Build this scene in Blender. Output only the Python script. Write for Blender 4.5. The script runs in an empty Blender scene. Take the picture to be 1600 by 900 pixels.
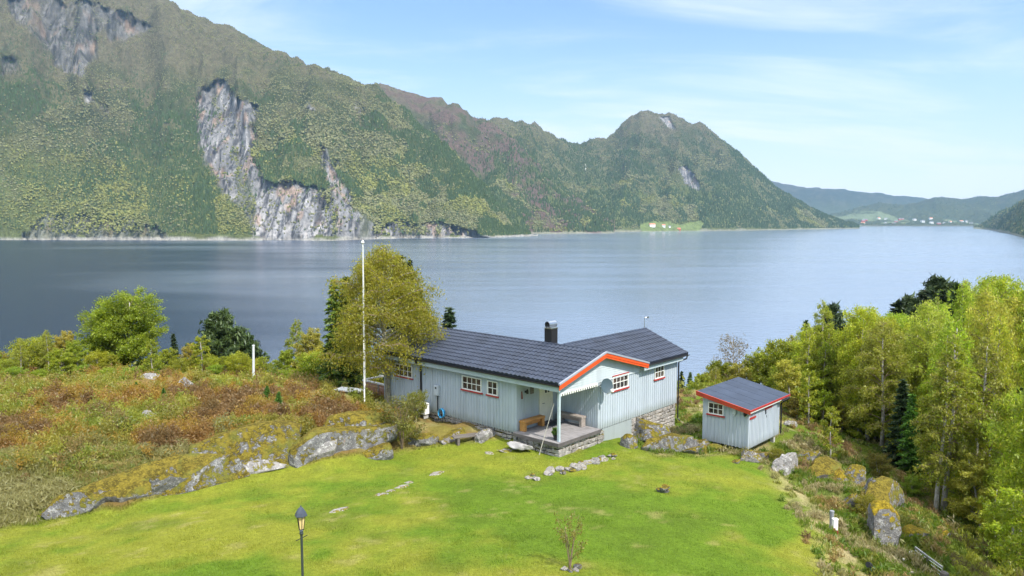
import bpy, bmesh, math, random
import numpy as np
from mathutils import Vector, Matrix
DN=True;HAZE=4.4e-5;EXPO=1.0
random.seed(7); RS=np.random.RandomState(11)
C=bpy.context.scene.collection
SC=bpy.context.scene
# ------------------------------------------------------------ camera model
F=1180.; YH=343.; TH=math.atan((450-YH)/F); ZC=9.9; ZW=-50.1
ct,st=math.cos(TH),math.sin(TH)
def ray(x,y):
    a=(x-800)/F; b=-(y-450)/F
    return np.array([a,ct+b*st,-st+b*ct])
def W(x,y,z):                       # photo pixel -> world point at height z
    r=ray(x,y); t=(z-ZC)/r[2]; return np.array([r[0]*t,r[1]*t,z])
def AT(x,y,Y):                      # photo pixel -> world point at distance Y
    r=ray(x,y); t=Y/r[1]; return np.array([r[0]*t,Y,ZC+r[2]*t])
def PX(X,Y,Z):
    X=np.asarray(X,float);Y=np.asarray(Y,float);Z=np.asarray(Z,float)-ZC
    d=np.maximum(Y*ct-Z*st,.5); return 800+F*X/d, 450-F*(Y*st+Z*ct)/d
# ------------------------------------------------------------ noise
def _h(ix,iy,iz,s):
    n=(ix.astype(np.int64)*374761393+iy.astype(np.int64)*668265263+iz.astype(np.int64)*2147483647+s*1274126177)&0xffffffff
    n=((n^(n>>13))*1274126177)&0xffffffff
    n=((n^(n>>16))*2246822519)&0xffffffff
    return ((n^(n>>15))&0xffffff)/float(0xffffff)
def vn(x,y,z=0,s=0):
    x,y,z=np.broadcast_arrays(np.asarray(x,float),np.asarray(y,float),np.asarray(z,float))
    ix,iy,iz=np.floor(x),np.floor(y),np.floor(z)
    fx,fy,fz=x-ix,y-iy,z-iz
    fx=fx*fx*(3-2*fx);fy=fy*fy*(3-2*fy);fz=fz*fz*(3-2*fz)
    r=0
    for a in (0,1):
        for b in (0,1):
            for c in (0,1):
                w=(fx if a else 1-fx)*(fy if b else 1-fy)*(fz if c else 1-fz)
                r=r+w*_h(ix+a,iy+b,iz+c,s)
    return r*2-1
def fbm(x,y,z=0,o=4,s=0):
    r=0;a=.5;k=1.
    for i in range(o):
        r=r+a*vn(np.asarray(x)*k+i*17.3,np.asarray(y)*k+i*9.1,np.asarray(z)*k,s+i); a*=.5;k*=2.03
    return r
def ss(a,b,x):
    t=np.clip((x-a)/(b-a),0,1); return t*t*(3-2*t)
def inpoly(px,py,poly):
    px=np.asarray(px);r=np.zeros(px.shape,bool);n=len(poly)
    for i in range(n):
        x0,y0=poly[i];x1,y1=poly[(i+1)%n]
        if y0==y1: continue
        c=((y0>py)!=(y1>py))&(px<(x1-x0)*(py-y0)/(y1-y0)+x0); r^=c
    return r
# ------------------------------------------------------------ tagging and mesh helpers
def tag(o,label=None,cat=None,group=None,kind=None):
    if label:o['label']=label
    if cat:o['category']=cat
    if group:o['group']=group
    if kind:o['kind']=kind
    return o
def empty(name,loc=(0,0,0),rz=0):
    o=bpy.data.objects.new(name,None);C.objects.link(o);o.location=loc;o.rotation_euler=(0,0,rz);o.empty_display_size=.2;return o
def npmesh(name,V,Fc,mats,parent=None,col=None,fcol=None,mi=None,smooth=False,link=True):
    """V (n,3); Fc (m,k) or a list of such arrays"""
    V=np.asarray(V,np.float32).reshape(-1,3)
    Fl=[np.asarray(Fc,np.int32)]
    me=bpy.data.meshes.new(name)
    me.vertices.add(len(V));me.vertices.foreach_set('co',V.ravel())
    loops=np.concatenate([f.ravel() for f in Fl]);tot=np.concatenate([np.full(len(f),f.shape[1],np.int32) for f in Fl])
    st_=np.concatenate([[0],np.cumsum(tot)[:-1]]).astype(np.int32)
    me.loops.add(len(loops));me.loops.foreach_set('vertex_index',loops)
    me.polygons.add(len(tot));me.polygons.foreach_set('loop_start',st_);me.polygons.foreach_set('loop_total',tot)
    if mi is not None: me.polygons.foreach_set('material_index',np.asarray(mi,np.int32))
    me.polygons.foreach_set('use_smooth',np.full(len(tot),smooth,bool))
    me.update(calc_edges=True)
    for m in (mats if isinstance(mats,(list,tuple)) else [mats]): me.materials.append(m)
    if col is not None:
        a=me.attributes.new('col','FLOAT_COLOR','POINT');c=np.ones((len(V),4),np.float32);c[:,:3]=col;a.data.foreach_set('color',c.ravel())
    if fcol is not None:
        a=me.attributes.new('col','FLOAT_COLOR','FACE') if False else me.attributes.new('col','FLOAT_COLOR','CORNER')
        c=np.ones((len(loops),4),np.float32);c[:,:3]=np.repeat(np.asarray(fcol,np.float32),tot,axis=0);a.data.foreach_set('color',c.ravel())
    if not link: return me
    o=bpy.data.objects.new(name,me);C.objects.link(o)
    if parent is not None:o.parent=parent
    return o
class MB:
    def __init__(s): s.v=[];s.f=[];s.m=[]
    def add(s,vs,fs,m=0):
        b=len(s.v);s.v+= [tuple(map(float,v)) for v in vs];s.f+=[tuple(b+i for i in f) for f in fs];s.m+=[m]*len(fs);return s
    def box(s,a,b,m=0):
        (x0,y0,z0),(x1,y1,z1)=a,b
        if x0>x1:x0,x1=x1,x0
        if y0>y1:y0,y1=y1,y0
        if z0>z1:z0,z1=z1,z0
        return s.add([(x0,y0,z0),(x1,y0,z0),(x1,y1,z0),(x0,y1,z0),(x0,y0,z1),(x1,y0,z1),(x1,y1,z1),(x0,y1,z1)],
            [(0,3,2,1),(4,5,6,7),(0,1,5,4),(1,2,6,5),(2,3,7,6),(3,0,4,7)],m)
    def bar(s,p,q,w,h,m=0,up=(0,0,1)):      # rectangular bar between two points
        p,q=Vector(p),Vector(q);d=(q-p).normalized();u=Vector(up)
        sx=d.cross(u)
        if sx.length<1e-4: sx=d.cross(Vector((1,0,0)))
        sx.normalize();sy=sx.cross(d)
        vs=[]
        for e in (p,q):
            for a,b in ((-1,-1),(1,-1),(1,1),(-1,1)): vs.append(e+sx*(a*w/2)+sy*(b*h/2))
        return s.add(vs,[(3,2,1,0),(4,5,6,7),(0,1,5,4),(1,2,6,5),(2,3,7,6),(3,0,4,7)],m)
    def tube(s,pts,rs,n=8,m=0,caps=True):
        pts=[Vector(p) for p in pts]
        if not hasattr(rs,'__len__'): rs=[rs]*len(pts)
        vs=[];ref=None
        for i,p in enumerate(pts):
            d=(pts[min(i+1,len(pts)-1)]-pts[max(i-1,0)]).normalized()
            if ref is None:
                ref=d.cross(Vector((0,0,1)))
                if ref.length<.05: ref=d.cross(Vector((1,0,0)))
            ref=(ref-d*ref.dot(d)).normalized();b=d.cross(ref)
            for k in range(n):
                a=2*math.pi*k/n;vs.append(p+(ref*math.cos(a)+b*math.sin(a))*rs[i])
        fs=[]
        for i in range(len(pts)-1):
            for k in range(n):
                k2=(k+1)%n;fs.append((i*n+k,i*n+k2,(i+1)*n+k2,(i+1)*n+k))
        if caps: fs.append(tuple(range(n-1,-1,-1)));fs.append(tuple(range((len(pts)-1)*n,len(pts)*n)))
        return s.add(vs,fs,m)
    def lathe(s,prof,n=16,m=0,at=(0,0,0)):
        vs=[];fs=[]
        for r,z in prof:
            for k in range(n):
                a=2*math.pi*k/n;vs.append((at[0]+r*math.cos(a),at[1]+r*math.sin(a),at[2]+z))
        for i in range(len(prof)-1):
            for k in range(n):
                k2=(k+1)%n;fs.append((i*n+k,i*n+k2,(i+1)*n+k2,(i+1)*n+k))
        fs.append(tuple(range(n-1,-1,-1)));fs.append(tuple(range((len(prof)-1)*n,len(prof)*n)))
        return s.add(vs,fs,m)
    def prism(s,poly,ax,t0,t1,m=0):   # polygon extruded along axis ax
        def P(p,t):
            return {0:(t,p[0],p[1]),1:(p[0],t,p[1]),2:(p[0],p[1],t)}[ax]
        n=len(poly);vs=[P(p,t0) for p in poly]+[P(p,t1) for p in poly]
        fs=[tuple(range(n)),tuple(range(2*n-1,n-1,-1))]+[(i,n+i,n+(i+1)%n,(i+1)%n) for i in range(n)]
        return s.add(vs,fs,m)
    def build(s,name,mats,parent=None,smooth=False,bevel=0,fix=True):
        me=bpy.data.meshes.new(name);me.from_pydata(s.v,[],s.f)
        for m in (mats if isinstance(mats,(list,tuple)) else [mats]): me.materials.append(m)
        me.polygons.foreach_set('material_index',s.m)
        if fix or bevel:
            bm=bmesh.new();bm.from_mesh(me)
            bmesh.ops.recalc_face_normals(bm,faces=bm.faces)
            if bevel: bmesh.ops.bevel(bm,geom=[e for e in bm.edges if len(e.link_faces)==2 and e.calc_face_angle(0)>.5],offset=bevel,segments=1,affect='EDGES')
            bm.to_mesh(me);bm.free()
        if smooth: me.polygons.foreach_set('use_smooth',[True]*len(me.polygons))
        me.update()
        o=bpy.data.objects.new(name,me);C.objects.link(o)
        if parent is not None:o.parent=parent
        return o
def copy_tree(o,parent=None):
    c=o.copy();C.objects.link(c)
    if parent is not None:c.parent=parent
    for ch in list(o.children): copy_tree(ch,c)
    return c
# ------------------------------------------------------------ materials
class G:
    def __init__(s,name):
        s.m=bpy.data.materials.new(name);s.m.use_nodes=True;s.t=s.m.node_tree;s.t.nodes.clear()
        s.out=s.n('ShaderNodeOutputMaterial')
    def n(s,t,**k):
        x=s.t.nodes.new(t)
        for a,b in k.items():
            if a.startswith('_'): setattr(x,a[1:],b)
        return x
    def l(s,a,b): s.t.links.new(a,b)
    def set(s,x,i,v):
        if hasattr(v,'is_linked') or isinstance(v,bpy.types.NodeSocket): s.l(v,x.inputs[i])
        else: x.inputs[i].default_value=v if not(isinstance(v,tuple) and len(v)==3 and x.inputs[i].type=='RGBA') else (*v,1)
    def coord(s,k='Object'): return s.n('ShaderNodeTexCoord').outputs[k]
    def map(s,v,scale=(1,1,1),rot=(0,0,0)):
        x=s.n('ShaderNodeMapping');s.l(v,x.inputs[0]);x.inputs['Scale'].default_value=scale;x.inputs['Rotation'].default_value=rot;return x.outputs[0]
    def noise(s,v,scale,detail=4,rough=.55,dist=0):
        x=s.n('ShaderNodeTexNoise');s.l(v,x.inputs['Vector']);x.inputs['Scale'].default_value=scale;x.inputs['Detail'].default_value=detail;x.inputs['Roughness'].default_value=rough;x.inputs['Distortion'].default_value=dist;return x.outputs[0]
    def ramp(s,v,a,b):      # smooth remap of v in [a,b] to [0,1]
        x=s.n('ShaderNodeMapRange');x.interpolation_type='SMOOTHSTEP';s.set(x,0,v);x.inputs[1].default_value=a;x.inputs[2].default_value=b;return x.outputs[0]
    def mr(s,v,a,b,c,d):
        x=s.n('ShaderNodeMapRange');s.set(x,0,v);x.inputs[1].default_value=a;x.inputs[2].default_value=b;x.inputs[3].default_value=c;x.inputs[4].default_value=d;return x.outputs[0]
    def math(s,op,a,b=0):
        x=s.n('ShaderNodeMath');x.operation=op;s.set(x,0,a);s.set(x,1,b);return x.outputs[0]
    def mix(s,f,a,b,mode='MIX'):
        x=s.n('ShaderNodeMix');x.data_type='RGBA';x.blend_type=mode
        s.set(x,0,f)
        for i,v in ((6,a),(7,b)):
            if isinstance(v,tuple): x.inputs[i].default_value=(*v[:3],1)
            else: s.l(v,x.inputs[i])
        return x.outputs[2]
    def bump(s,h,dist=.02,st=1,normal=None):
        x=s.n('ShaderNodeBump');s.l(h,x.inputs['Height']);x.inputs['Distance'].default_value=dist;x.inputs['Strength'].default_value=st
        if normal: s.l(normal,x.inputs['Normal'])
        return x.outputs[0]
    def prin(s,col,rough=.6,metal=0,normal=None,spec=.5):
        x=s.n('ShaderNodeBsdfPrincipled');s.set(x,'Base Color',col);s.set(x,'Roughness',rough);x.inputs['Metallic'].default_value=metal;x.inputs['Specular IOR Level'].default_value=spec
        if normal is not None:s.l(normal,x.inputs['Normal'])
        s.l(x.outputs[0],s.out.inputs[0]);return x
def simple(name,col,rough=.6,metal=0,var=.15,scale=3,bump=.0,stretch=(1,1,1),spec=.4,fine=40):
    g=G(name);c=g.map(g.coord(),stretch)
    n=g.noise(c,scale,5,.6);k=g.mr(n,.3,.7,1-var,1+var)
    n2=g.noise(c,fine,3);k2=g.mr(n2,.3,.7,1-var*.6,1+var*.6)
    kk=g.math('MULTIPLY',k,k2)
    cc=g.n('ShaderNodeCombineXYZ');[g.l(kk,cc.inputs[i]) for i in range(3)]
    col2=g.mix(1.,col,cc.outputs[0],'MULTIPLY')
    g.prin(col2,rough,metal,g.bump(n2,bump,1) if bump else None,spec);return g.m
def wood(name,c1,c2,rough=.75,axis=0):
    g=G(name);s=[9,9,9];s[axis]=.6
    c=g.map(g.coord(),tuple(s));n=g.noise(c,2.2,6,.65,.6);n3=g.noise(g.coord(),2.,3)
    col=g.mix(g.ramp(n,.3,.7),c1,c2);col=g.mix(g.math('MULTIPLY',g.ramp(n3,.45,.7),.35),col,tuple(x*.55 for x in c1))
    g.prin(col,rough,0,g.bump(n,.006,1),.3);return g.m
def paint_mat(name,col,dirt=(.25,.27,.25),amt=.35,rough=.62):
    g=G(name);o=g.coord()
    c=g.map(o,(6,6,.35));n=g.noise(c,3,6,.65);n2=g.noise(o,1.1,4)
    n3=g.noise(o,28,3)
    # each board its own slight tone: cell noise along the wall
    v=g.n('ShaderNodeTexWhiteNoise');v.noise_dimensions='2D'
    sn=g.n('ShaderNodeVectorMath');sn.operation='SNAP';g.l(o,sn.inputs[0]);sn.inputs[1].default_value=(.2,.2,50);g.l(sn.outputs[0],v.inputs['Vector'])
    k=g.mr(v.outputs['Value'],0,1,.9,1.06)
    cc=g.n('ShaderNodeCombineXYZ');[g.l(k,cc.inputs[i]) for i in range(3)]
    base=g.mix(1.,col,cc.outputs[0],'MULTIPLY')
    c2=g.mix(g.math('MULTIPLY',g.ramp(n,.48,.78),amt),base,dirt)
    c2=g.mix(g.math('MULTIPLY',g.ramp(n2,.5,.75),.18),c2,(.55,.62,.62))
    sz=g.n('ShaderNodeSeparateXYZ');g.l(o,sz.inputs[0])
    base_=g.math('MULTIPLY',g.ramp(g.math('ADD',sz.outputs[2],g.math('MULTIPLY',n,-.7)),.05,-.5),.55)      # soil splashed up the foot of the wall
    c2=g.mix(base_,c2,(.20,.22,.17))
    c2=g.mix(g.math('MULTIPLY',g.ramp(n3,.62,.74),.22),c2,(.24,.25,.24))
    g.prin(c2,rough,0,g.bump(g.math('ADD',n,g.math('MULTIPLY',n3,.3)),.004,1),.35);return g.m
def rock_mat(name,moss=.45,mosscol=(.22,.175,.02),grey=(.27,.26,.25),light=.5):
    g=G(name);o=g.coord('Object')
    gm=g.n('ShaderNodeNewGeometry');sx=g.n('ShaderNodeSeparateXYZ');g.l(gm.outputs['True Normal'],sx.inputs[0])
    n1=g.noise(o,1.3,6,.65,.4);n2=g.noise(o,5.5,6,.7);n3=g.noise(o,22,4,.7);n4=g.noise(o,2.6,5,.6,.8)
    c=g.mix(g.ramp(n1,.35,.65),tuple(x*.55 for x in grey),grey)
    c=g.mix(g.math('MULTIPLY',g.ramp(n2,.52,.62),light),c,(.58,.57,.53))
    c=g.mix(g.math('MULTIPLY',g.ramp(n3,.56,.66),.45),c,(.62,.61,.57))
    c=g.mix(g.math('MULTIPLY',g.ramp(g.noise(o,8,3),.6,.7),.6),c,(.07,.065,.06))
    c=g.mix(g.math('MULTIPLY',g.ramp(n4,.62,.72),.5),c,(.36,.22,.13))
    h=g.math('ADD',sx.outputs[2],g.math('ADD',g.math('MULTIPLY',g.math('SUBTRACT',g.noise(o,1.9,6,.7),.5),2.4),g.math('MULTIPLY',g.math('SUBTRACT',g.noise(o,7,5,.7),.5),1.3)))
    mk=g.ramp(h,1.02-moss*1.1,1.22-moss*1.1)
    mc=g.mix(g.ramp(g.noise(o,3.5,6,.75),.40,.62),tuple(x*.38 for x in mosscol),mosscol);mc=g.mix(g.ramp(g.noise(o,14,4,.7),.5,.7),mc,tuple(x*1.35 for x in mosscol))
    mc=g.mix(g.math('MULTIPLY',g.ramp(g.noise(o,1.1,4),.5,.68),.7),mc,(.15,.16,.03))
    c=g.mix(mk,c,mc)
    hh=g.math('ADD',g.math('MULTIPLY',n2,1.),g.math('MULTIPLY',n3,.35));hh=g.math('ADD',hh,g.math('MULTIPLY',mk,.35))
    g.prin(c,.9,0,g.bump(hh,.09,1),.2);return g.m
def leaf_mat(name,trans=.4,gl=.08,amb=1.):
    g=G(name);a=g.n('ShaderNodeAttribute');a.attribute_name='col'
    oi=g.n('ShaderNodeObjectInfo')
    c=g.mix(1.,a.outputs['Color'],oi.outputs['Color'],'MULTIPLY')
    d=g.n('ShaderNodeBsdfDiffuse');g.l(c,d.inputs[0]);t=g.n('ShaderNodeBsdfTranslucent');g.l(c,t.inputs[0])
    m=g.n('ShaderNodeMixShader');m.inputs[0].default_value=trans;g.l(d.outputs[0],m.inputs[1]);g.l(t.outputs[0],m.inputs[2])
    gs=g.n('ShaderNodeBsdfGlossy');gs.inputs['Roughness'].default_value=.5;gs.inputs[0].default_value=(.6,.65,.6,1)
    m2=g.n('ShaderNodeMixShader');m2.inputs[0].default_value=gl;g.l(m.outputs[0],m2.inputs[1]);g.l(gs.outputs[0],m2.inputs[2])
    g.l(m2.outputs[0],g.out.inputs[0]);return g.m
def bark_mat(name,c1,c2,sc=6):
    g=G(name);o=g.coord();n=g.noise(g.map(o,(1,1,.5)),sc,5,.7);n2=g.noise(g.map(o,(1,1,3)),sc*1.6,4,.6)
    c=g.mix(g.ramp(n,.42,.6),c1,c2);c=g.mix(g.math('MULTIPLY',g.ramp(n2,.6,.7),.7),c,(.05,.045,.04))
    g.prin(c,.85,0,g.bump(n,.02,1),.2);return g.m
M=dict(
 wall=paint_mat('wall_paint',(.425,.475,.515),amt=.5), wall2=paint_mat('shed_paint',(.435,.485,.53),amt=.45),
 clad=paint_mat('gable_paint',(.46,.51,.52),amt=.12), trim=simple('trim_blue',(.41,.48,.50),.55,var=.08),
 orange=simple('orange_board',(.66,.085,.018),.5,var=.1,scale=2), red=simple('red_board',(.36,.035,.03),.55,var=.12),
 redorange=simple('red_orange_board',(.42,.05,.02),.55,var=.15,scale=2),
 tile=simple('roof_tile',(.028,.036,.056),.42,var=.35,scale=1.2,spec=.45,fine=7), black=simple('black_metal',(.02,.02,.022),.4,var=.1),
 felt=simple('roof_felt',(.042,.056,.085),.8,var=.18,scale=1.5,fine=30), white=simple('white_paint',(.78,.77,.72),.5,var=.06),
 cream=simple('cream_door',(.74,.70,.58),.5,var=.05), deck=wood('deck_wood',(.20,.185,.18),(.33,.31,.30),axis=1),
 deckedge=wood('deck_edge',(.09,.08,.075),(.14,.125,.12),axis=1),
 orangewood=wood('oiled_wood',(.42,.19,.05),(.55,.28,.085),.55,axis=1), greywood=wood('grey_wood',(.26,.22,.185),(.36,.31,.27),axis=0),
 steel=simple('steel',(.62,.63,.64),.28,1.,var=.08), dish=simple('dish_grey',(.055,.085,.10),.45,var=.06),
 greybox=simple('grey_plastic',(.48,.52,.54),.5,var=.06), grnpl=simple('green_plastic',(.03,.08,.05),.5), bluep=simple('blue_hose',(.06,.35,.62),.4,var=.1),
 concrete=simple('concrete',(.42,.41,.38),.9,var=.2,bump=.01), slate=simple('slate_slab',(.36,.345,.33),.85,var=.3,bump=.02),
 postg=simple('grey_post',(.22,.23,.24),.7,var=.2), darkwood=wood('dark_old_wood',(.10,.085,.07),(.2,.175,.155),axis=0),
 redbrown=simple('redbrown',(.22,.05,.03),.6), rock=rock_mat('rock_mossy',.42,grey=(.29,.265,.25)), rockbare=rock_mat('rock_bare',.12,light=.65,grey=(.34,.32,.30)),
 rockhm=rock_mat('rock_heavy_moss',.75,(.32,.23,.016)), rockmid=rock_mat('rock_mid_moss',.52,(.24,.185,.02),light=.38,grey=(.21,.205,.20)),
 ledge=rock_mat('rock_ledge',.74,(.20,.155,.02),light=.45,grey=(.23,.225,.22)), stone=rock_mat('stone_light',.10,light=.6,grey=(.46,.42,.37)), leaf=leaf_mat('leaf',.62,.04), needle=leaf_mat('needle',.12,.05), grass=leaf_mat('grass_blade',.45,.03),
 birchbark=bark_mat('birch_bark',(.50,.47,.42),(.30,.27,.23)), oldbark=bark_mat('old_birch_bark',(.36,.34,.27),(.2,.18,.13),9), twig=simple('twig',(.20,.145,.09),.8),
 pinebark=bark_mat('pine_bark',(.18,.11,.065),(.11,.07,.045)),
)
g=G('window_glass');n=g.noise(g.coord(),2.,2);g.prin(g.mix(g.ramp(n,.4,.6),(.035,.028,.025),(.10,.075,.06)),.07,0,None,.8);M['glass']=g.m
g=G('lamp_glass');g.prin((.75,.55,.25),.2);M['lampglass']=g.m
# ------------------------------------------------------------ ground height
U2=ray(-500,YH);U2=U2/np.linalg.norm(U2);V2=np.array([U2[1],-U2[0],0.]);P0=W(872,690,0)
def HL(v,u,z=0): return P0+V2*v+U2*u+np.array([0,0,z])
ctl=[W(*p) for p in [(0,900,.3),(300,900,.5),(600,900,.6),(900,900,.5),(1130,900,.1),(1250,900,-.35),(1340,895,-1.1),
 (50,812,-.35),(180,800,-.4),(300,772,-.45),(450,735,-.6),(600,708,-.75),(700,700,-.75),(780,700,-.75),
 (300,820,-.1),(600,780,-.25),(850,790,-.2),(1050,780,-.5),(1150,790,-.85),(1000,730,-.85),(860,735,-.75),
 (1090,712,-1.25),(1168,712,-1.45),(1100,692,-1.35),(1219,690,-1.6),(1280,722,-1.9),(1300,838,-1.15),(1250,800,-1.0),
 (1385,865,-1.9),(1440,830,-2.6),(1450,890,-2.2),(1520,890,-3.4),(1600,880,-4.2),(1480,790,-4.4),(1400,740,-3.2),(1330,700,-2.5),
 (60,745,.45),(170,720,.5),(300,668,.55),(450,665,.5),(560,665,.35),(0,790,.2),(0,680,.5),(200,650,.6),(420,640,.5),
 (0,615,.1),(150,600,.1),(300,600,.1),(450,602,.2),(560,612,.5),(520,625,.6),(620,650,-.25),(590,690,-.4),(640,690,-.6),(-300,800,.4),(-300,650,.2),(-400,950,.4),
 (1075,655,-1.3),(1080,625,-1.4),(1075,605,-1.9),(1240,655,-2.0),(1290,645,-3.2),(1380,675,-4.2)]]
ctl+=[HL(*p) for p in [(0,2.6,-.5),(0,6,-.4),(-.4,9,-.42),(0,12.4,-.65),(3,0,-.72),(6,0,-.9),(10.3,-.2,-1.35),(3,6,-1.),(7,13,-2.),(11,5,-2.2),(-.3,-.3,-.68),(3,3,-1),(0,4,-.5),(6.5,3,-1.1)]]
ctl+=[np.array(p,float) for p in [(-40,60,-2.5),(-25,56,-1.8),(-10,56,-2.2),(0,58,-4.5),(12,58,-5),(20,60,-6),(-45,80,-12),(-20,80,-13),(0,80,-14),(15,80,-12),
 (30,70,-9),(40,60,-7),(35,45,-6),(26,36,-5.2),(55,80,-6.5),(60,95,-9),(80,80,-5),(45,100,-15),(25,100,-19),(0,110,-25),(-40,110,-25),(-80,110,-25),(60,130,-25),(100,130,-22),
 (-80,60,-3),(-80,30,1),(-40,15,1.),(0,5,1.3),(40,5,-4),(80,30,-4),(30,22,-5),(0,-40,3),(-80,-40,4),(80,-40,-2),
 (-100,200,-44),(0,200,-46),(100,200,-44),(-100,280,-54),(0,280,-56),(100,280,-54),(200,200,-44),(-200,200,-44),(200,60,-6),(-200,60,-3),(150,100,-14),(-150,100,-20),(200,-40,0),(-200,-40,4)]]
ctl=np.array(ctl)
def _rbf():
    n=len(ctl);d=np.linalg.norm(ctl[:,None,:2]-ctl[None,:,:2],axis=2)
    A=np.zeros((n+3,n+3));A[:n,:n]=-d+np.eye(n)*-.25;A[:n,n]=1;A[:n,n+1:]=ctl[:,:2];A[n:,:n]=A[:n,n:].T
    b=np.zeros(n+3);b[:n]=ctl[:,2];return np.linalg.solve(A,b)
_w=_rbf()
def gz(x,y,noise=True):
    x=np.asarray(x,float);y=np.asarray(y,float);sh=x.shape;x=x.ravel();y=y.ravel();z=np.zeros(len(x))
    xc=np.clip(x,-220,220);yc=np.clip(y,-60,290)
    for i in range(0,len(x),20000):
        s=slice(i,i+20000);d=np.sqrt((xc[s,None]-ctl[None,:,0])**2+(yc[s,None]-ctl[None,:,1])**2)
        z[s]=-d@_w[:len(ctl)]+_w[len(ctl)]+_w[len(ctl)+1]*xc[s]+_w[len(ctl)+2]*yc[s]
    z-=np.maximum(y-290,0)*.05; z=np.maximum(z,-59)
    if noise:
        r=rough_mask(x,y,z)
        z=z+fbm(x*.9,y*.9,o=4,s=3)*.30*r+fbm(x*.25,y*.25,o=2,s=5)*.5*r*ss(0,1,r)+fbm(x*.5,y*.5,o=3,s=8)*.06
    return z.reshape(sh)
LAWN=[(-3000,1290),(-200,880),(20,822),(120,808),(190,792),(260,770),(340,744),(450,726),(600,706),(640,702),(700,697),(740,688),(800,680),(870,712),(935,690),(960,680),(985,690),(1030,710),(1090,712),(1150,708),(1200,735),(1255,765),(1300,820),(1365,905),(1500,1200),(2500,3000),(-3000,3000)]
LAWN2=[(950,670),(1300,700),(1400,800),(1500,905),(1700,1500),(900,1500)]
def lawn_mask(x,y,z):
    px,py=PX(x,y,z);m=np.zeros(px.shape)
    wx=fbm(px*.02,py*.02,o=3,s=21)*22;wy=fbm(px*.02,py*.02,o=3,s=22)*8
    for dx,dy in ((0,0),(5,2),(-5,-2),(3,-3),(-3,3)): m+=inpoly(px+wx+dx,py+wy+dy,LAWN)/5.
    m=np.where(np.asarray(y)<6,np.where(np.asarray(x)>8,0.,1.),m);return m
def rough_mask(x,y,z):
    return 1-lawn_mask(x,y,z)
def gcol(x,y,z):
    x=np.asarray(x);y=np.asarray(y);z=np.asarray(z)
    L=lawn_mask(x,y,z)[:,None];px,py=PX(x,y,z)
    n1=fbm(x*.22,y*.22,o=4,s=31);n2=fbm(x*1.1,y*1.1,o=4,s=32);n3=fbm(x*.5+9,y*.5,o=3,s=33);n4=fbm(x*3,y*3,o=3,s=34)
    def mx(a,b,t): t=np.clip(t,0,1)[:,None];return a*(1-t)+b*t
    A=lambda *c:np.array(c)[None,:]
    lawn=mx(A(.14,.225,.018)+0*x[:,None],A(.265,.28,.032),ss(-.25,.35,n1+n2*.5+.08))
    lawn=mx(lawn,A(.105,.165,.016),ss(.05,.55,n3-n1*.5+n2*.35)*.55)
    lawn=mx(lawn,A(.38,.33,.12),ss(.26,.55,n2*.8+n4*.55)*.5)
    # greener strip along the far side of the lawn
    lawn=mx(lawn,A(.10,.175,.014),ss(790,725,py)*.45*(.5+n2))
    # strip of dry straw on the right edge of the lawn
    t=ss(1175,1230,px-(py-720)*.62)
    straw=mx(A(.16,.20,.02)+0*x[:,None],A(.46,.38,.20),ss(-.12,.3,n2+n4*.6+.1))
    lawn=mx(lawn,straw,t*.9)
    hz=mx(A(.20,.17,.04)+0*x[:,None],A(.32,.28,.11),ss(-.2,.3,n2))
    hz=mx(hz,A(.22,.15,.05),ss(0,.35,n3+n4*.3))
    hz=mx(hz,A(.14,.17,.025),ss(.0,.4,-n3+n2*.4))
    right=mx(A(.14,.18,.022)+0*x[:,None],A(.33,.27,.13),ss(-.1,.35,n2+n4*.4))
    right=mx(right,A(.09,.16,.012),ss(.0,.4,n3)*.8)
    hz=mx(hz,right,ss(950,1000,px)*(np.asarray(y)<48))
    ff=mx(A(.10,.085,.04)+0*x[:,None],A(.13,.14,.03),ss(-.2,.3,n2))
    hz=mx(hz,ff,ss(-3.4,-4.4,z))
    return hz*(1-L)+lawn*L
xs=np.concatenate([[-14000,-5000,-1500,-600,-350],np.arange(-220,-44,6.),np.arange(-44,46,.22),np.arange(46,221,6.),[350,600,1500,5000,14000]])
ys=np.concatenate([[-14000,-4000,-1000,-300,-120],np.arange(-60,12,4.),np.arange(12,66,.22),np.arange(66,120,1.5),np.arange(120,300,8.),[330,400,600,1500,5000,14000]])
gx,gy=np.meshgrid(xs,ys);gx=gx.ravel();gy=gy.ravel();gzz=gz(gx,gy)
far=(np.abs(gx)>230)|(gy>300)|(gy<-70)
gzz=np.where((np.abs(gx)>300)&(gy>-70)&(gy<=300),np.minimum(gzz,-58),gzz);gzz=np.where((gy<-70),np.minimum(gzz,2)-0*gy,gzz)
gzz=np.where(gy>300,np.minimum(gzz,-57.5),gzz)
nx,ny=len(xs),len(ys);i,j=np.meshgrid(np.arange(nx-1),np.arange(ny-1));b=(j*nx+i).ravel()
gfaces=np.stack([b,b+1,b+1+nx,b+nx],1)
g=G('ground_mat');a=g.n('ShaderNodeAttribute');a.attribute_name='col';o=g.coord()
n1=g.noise(o,7,6,.7);n2=g.noise(o,38,4,.7);n3=g.noise(o,1.6,5,.65)
k=g.math('MULTIPLY',g.mr(n1,.25,.75,.72,1.28),g.math('MULTIPLY',g.mr(n2,.25,.75,.62,1.38),g.mr(n3,.3,.7,.85,1.15)))
cc=g.n('ShaderNodeCombineXYZ');[g.l(k,cc.inputs[q]) for q in range(3)]
c=g.mix(1.,a.outputs['Color'],cc.outputs[0],'MULTIPLY');c=g.mix(g.math('MULTIPLY',g.ramp(n2,.6,.75),.25),c,(.30,.27,.09))
g.prin(c,.95,0,g.bump(g.math('ADD',n1,n2),.07,1),.1);M['ground']=g.m
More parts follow.
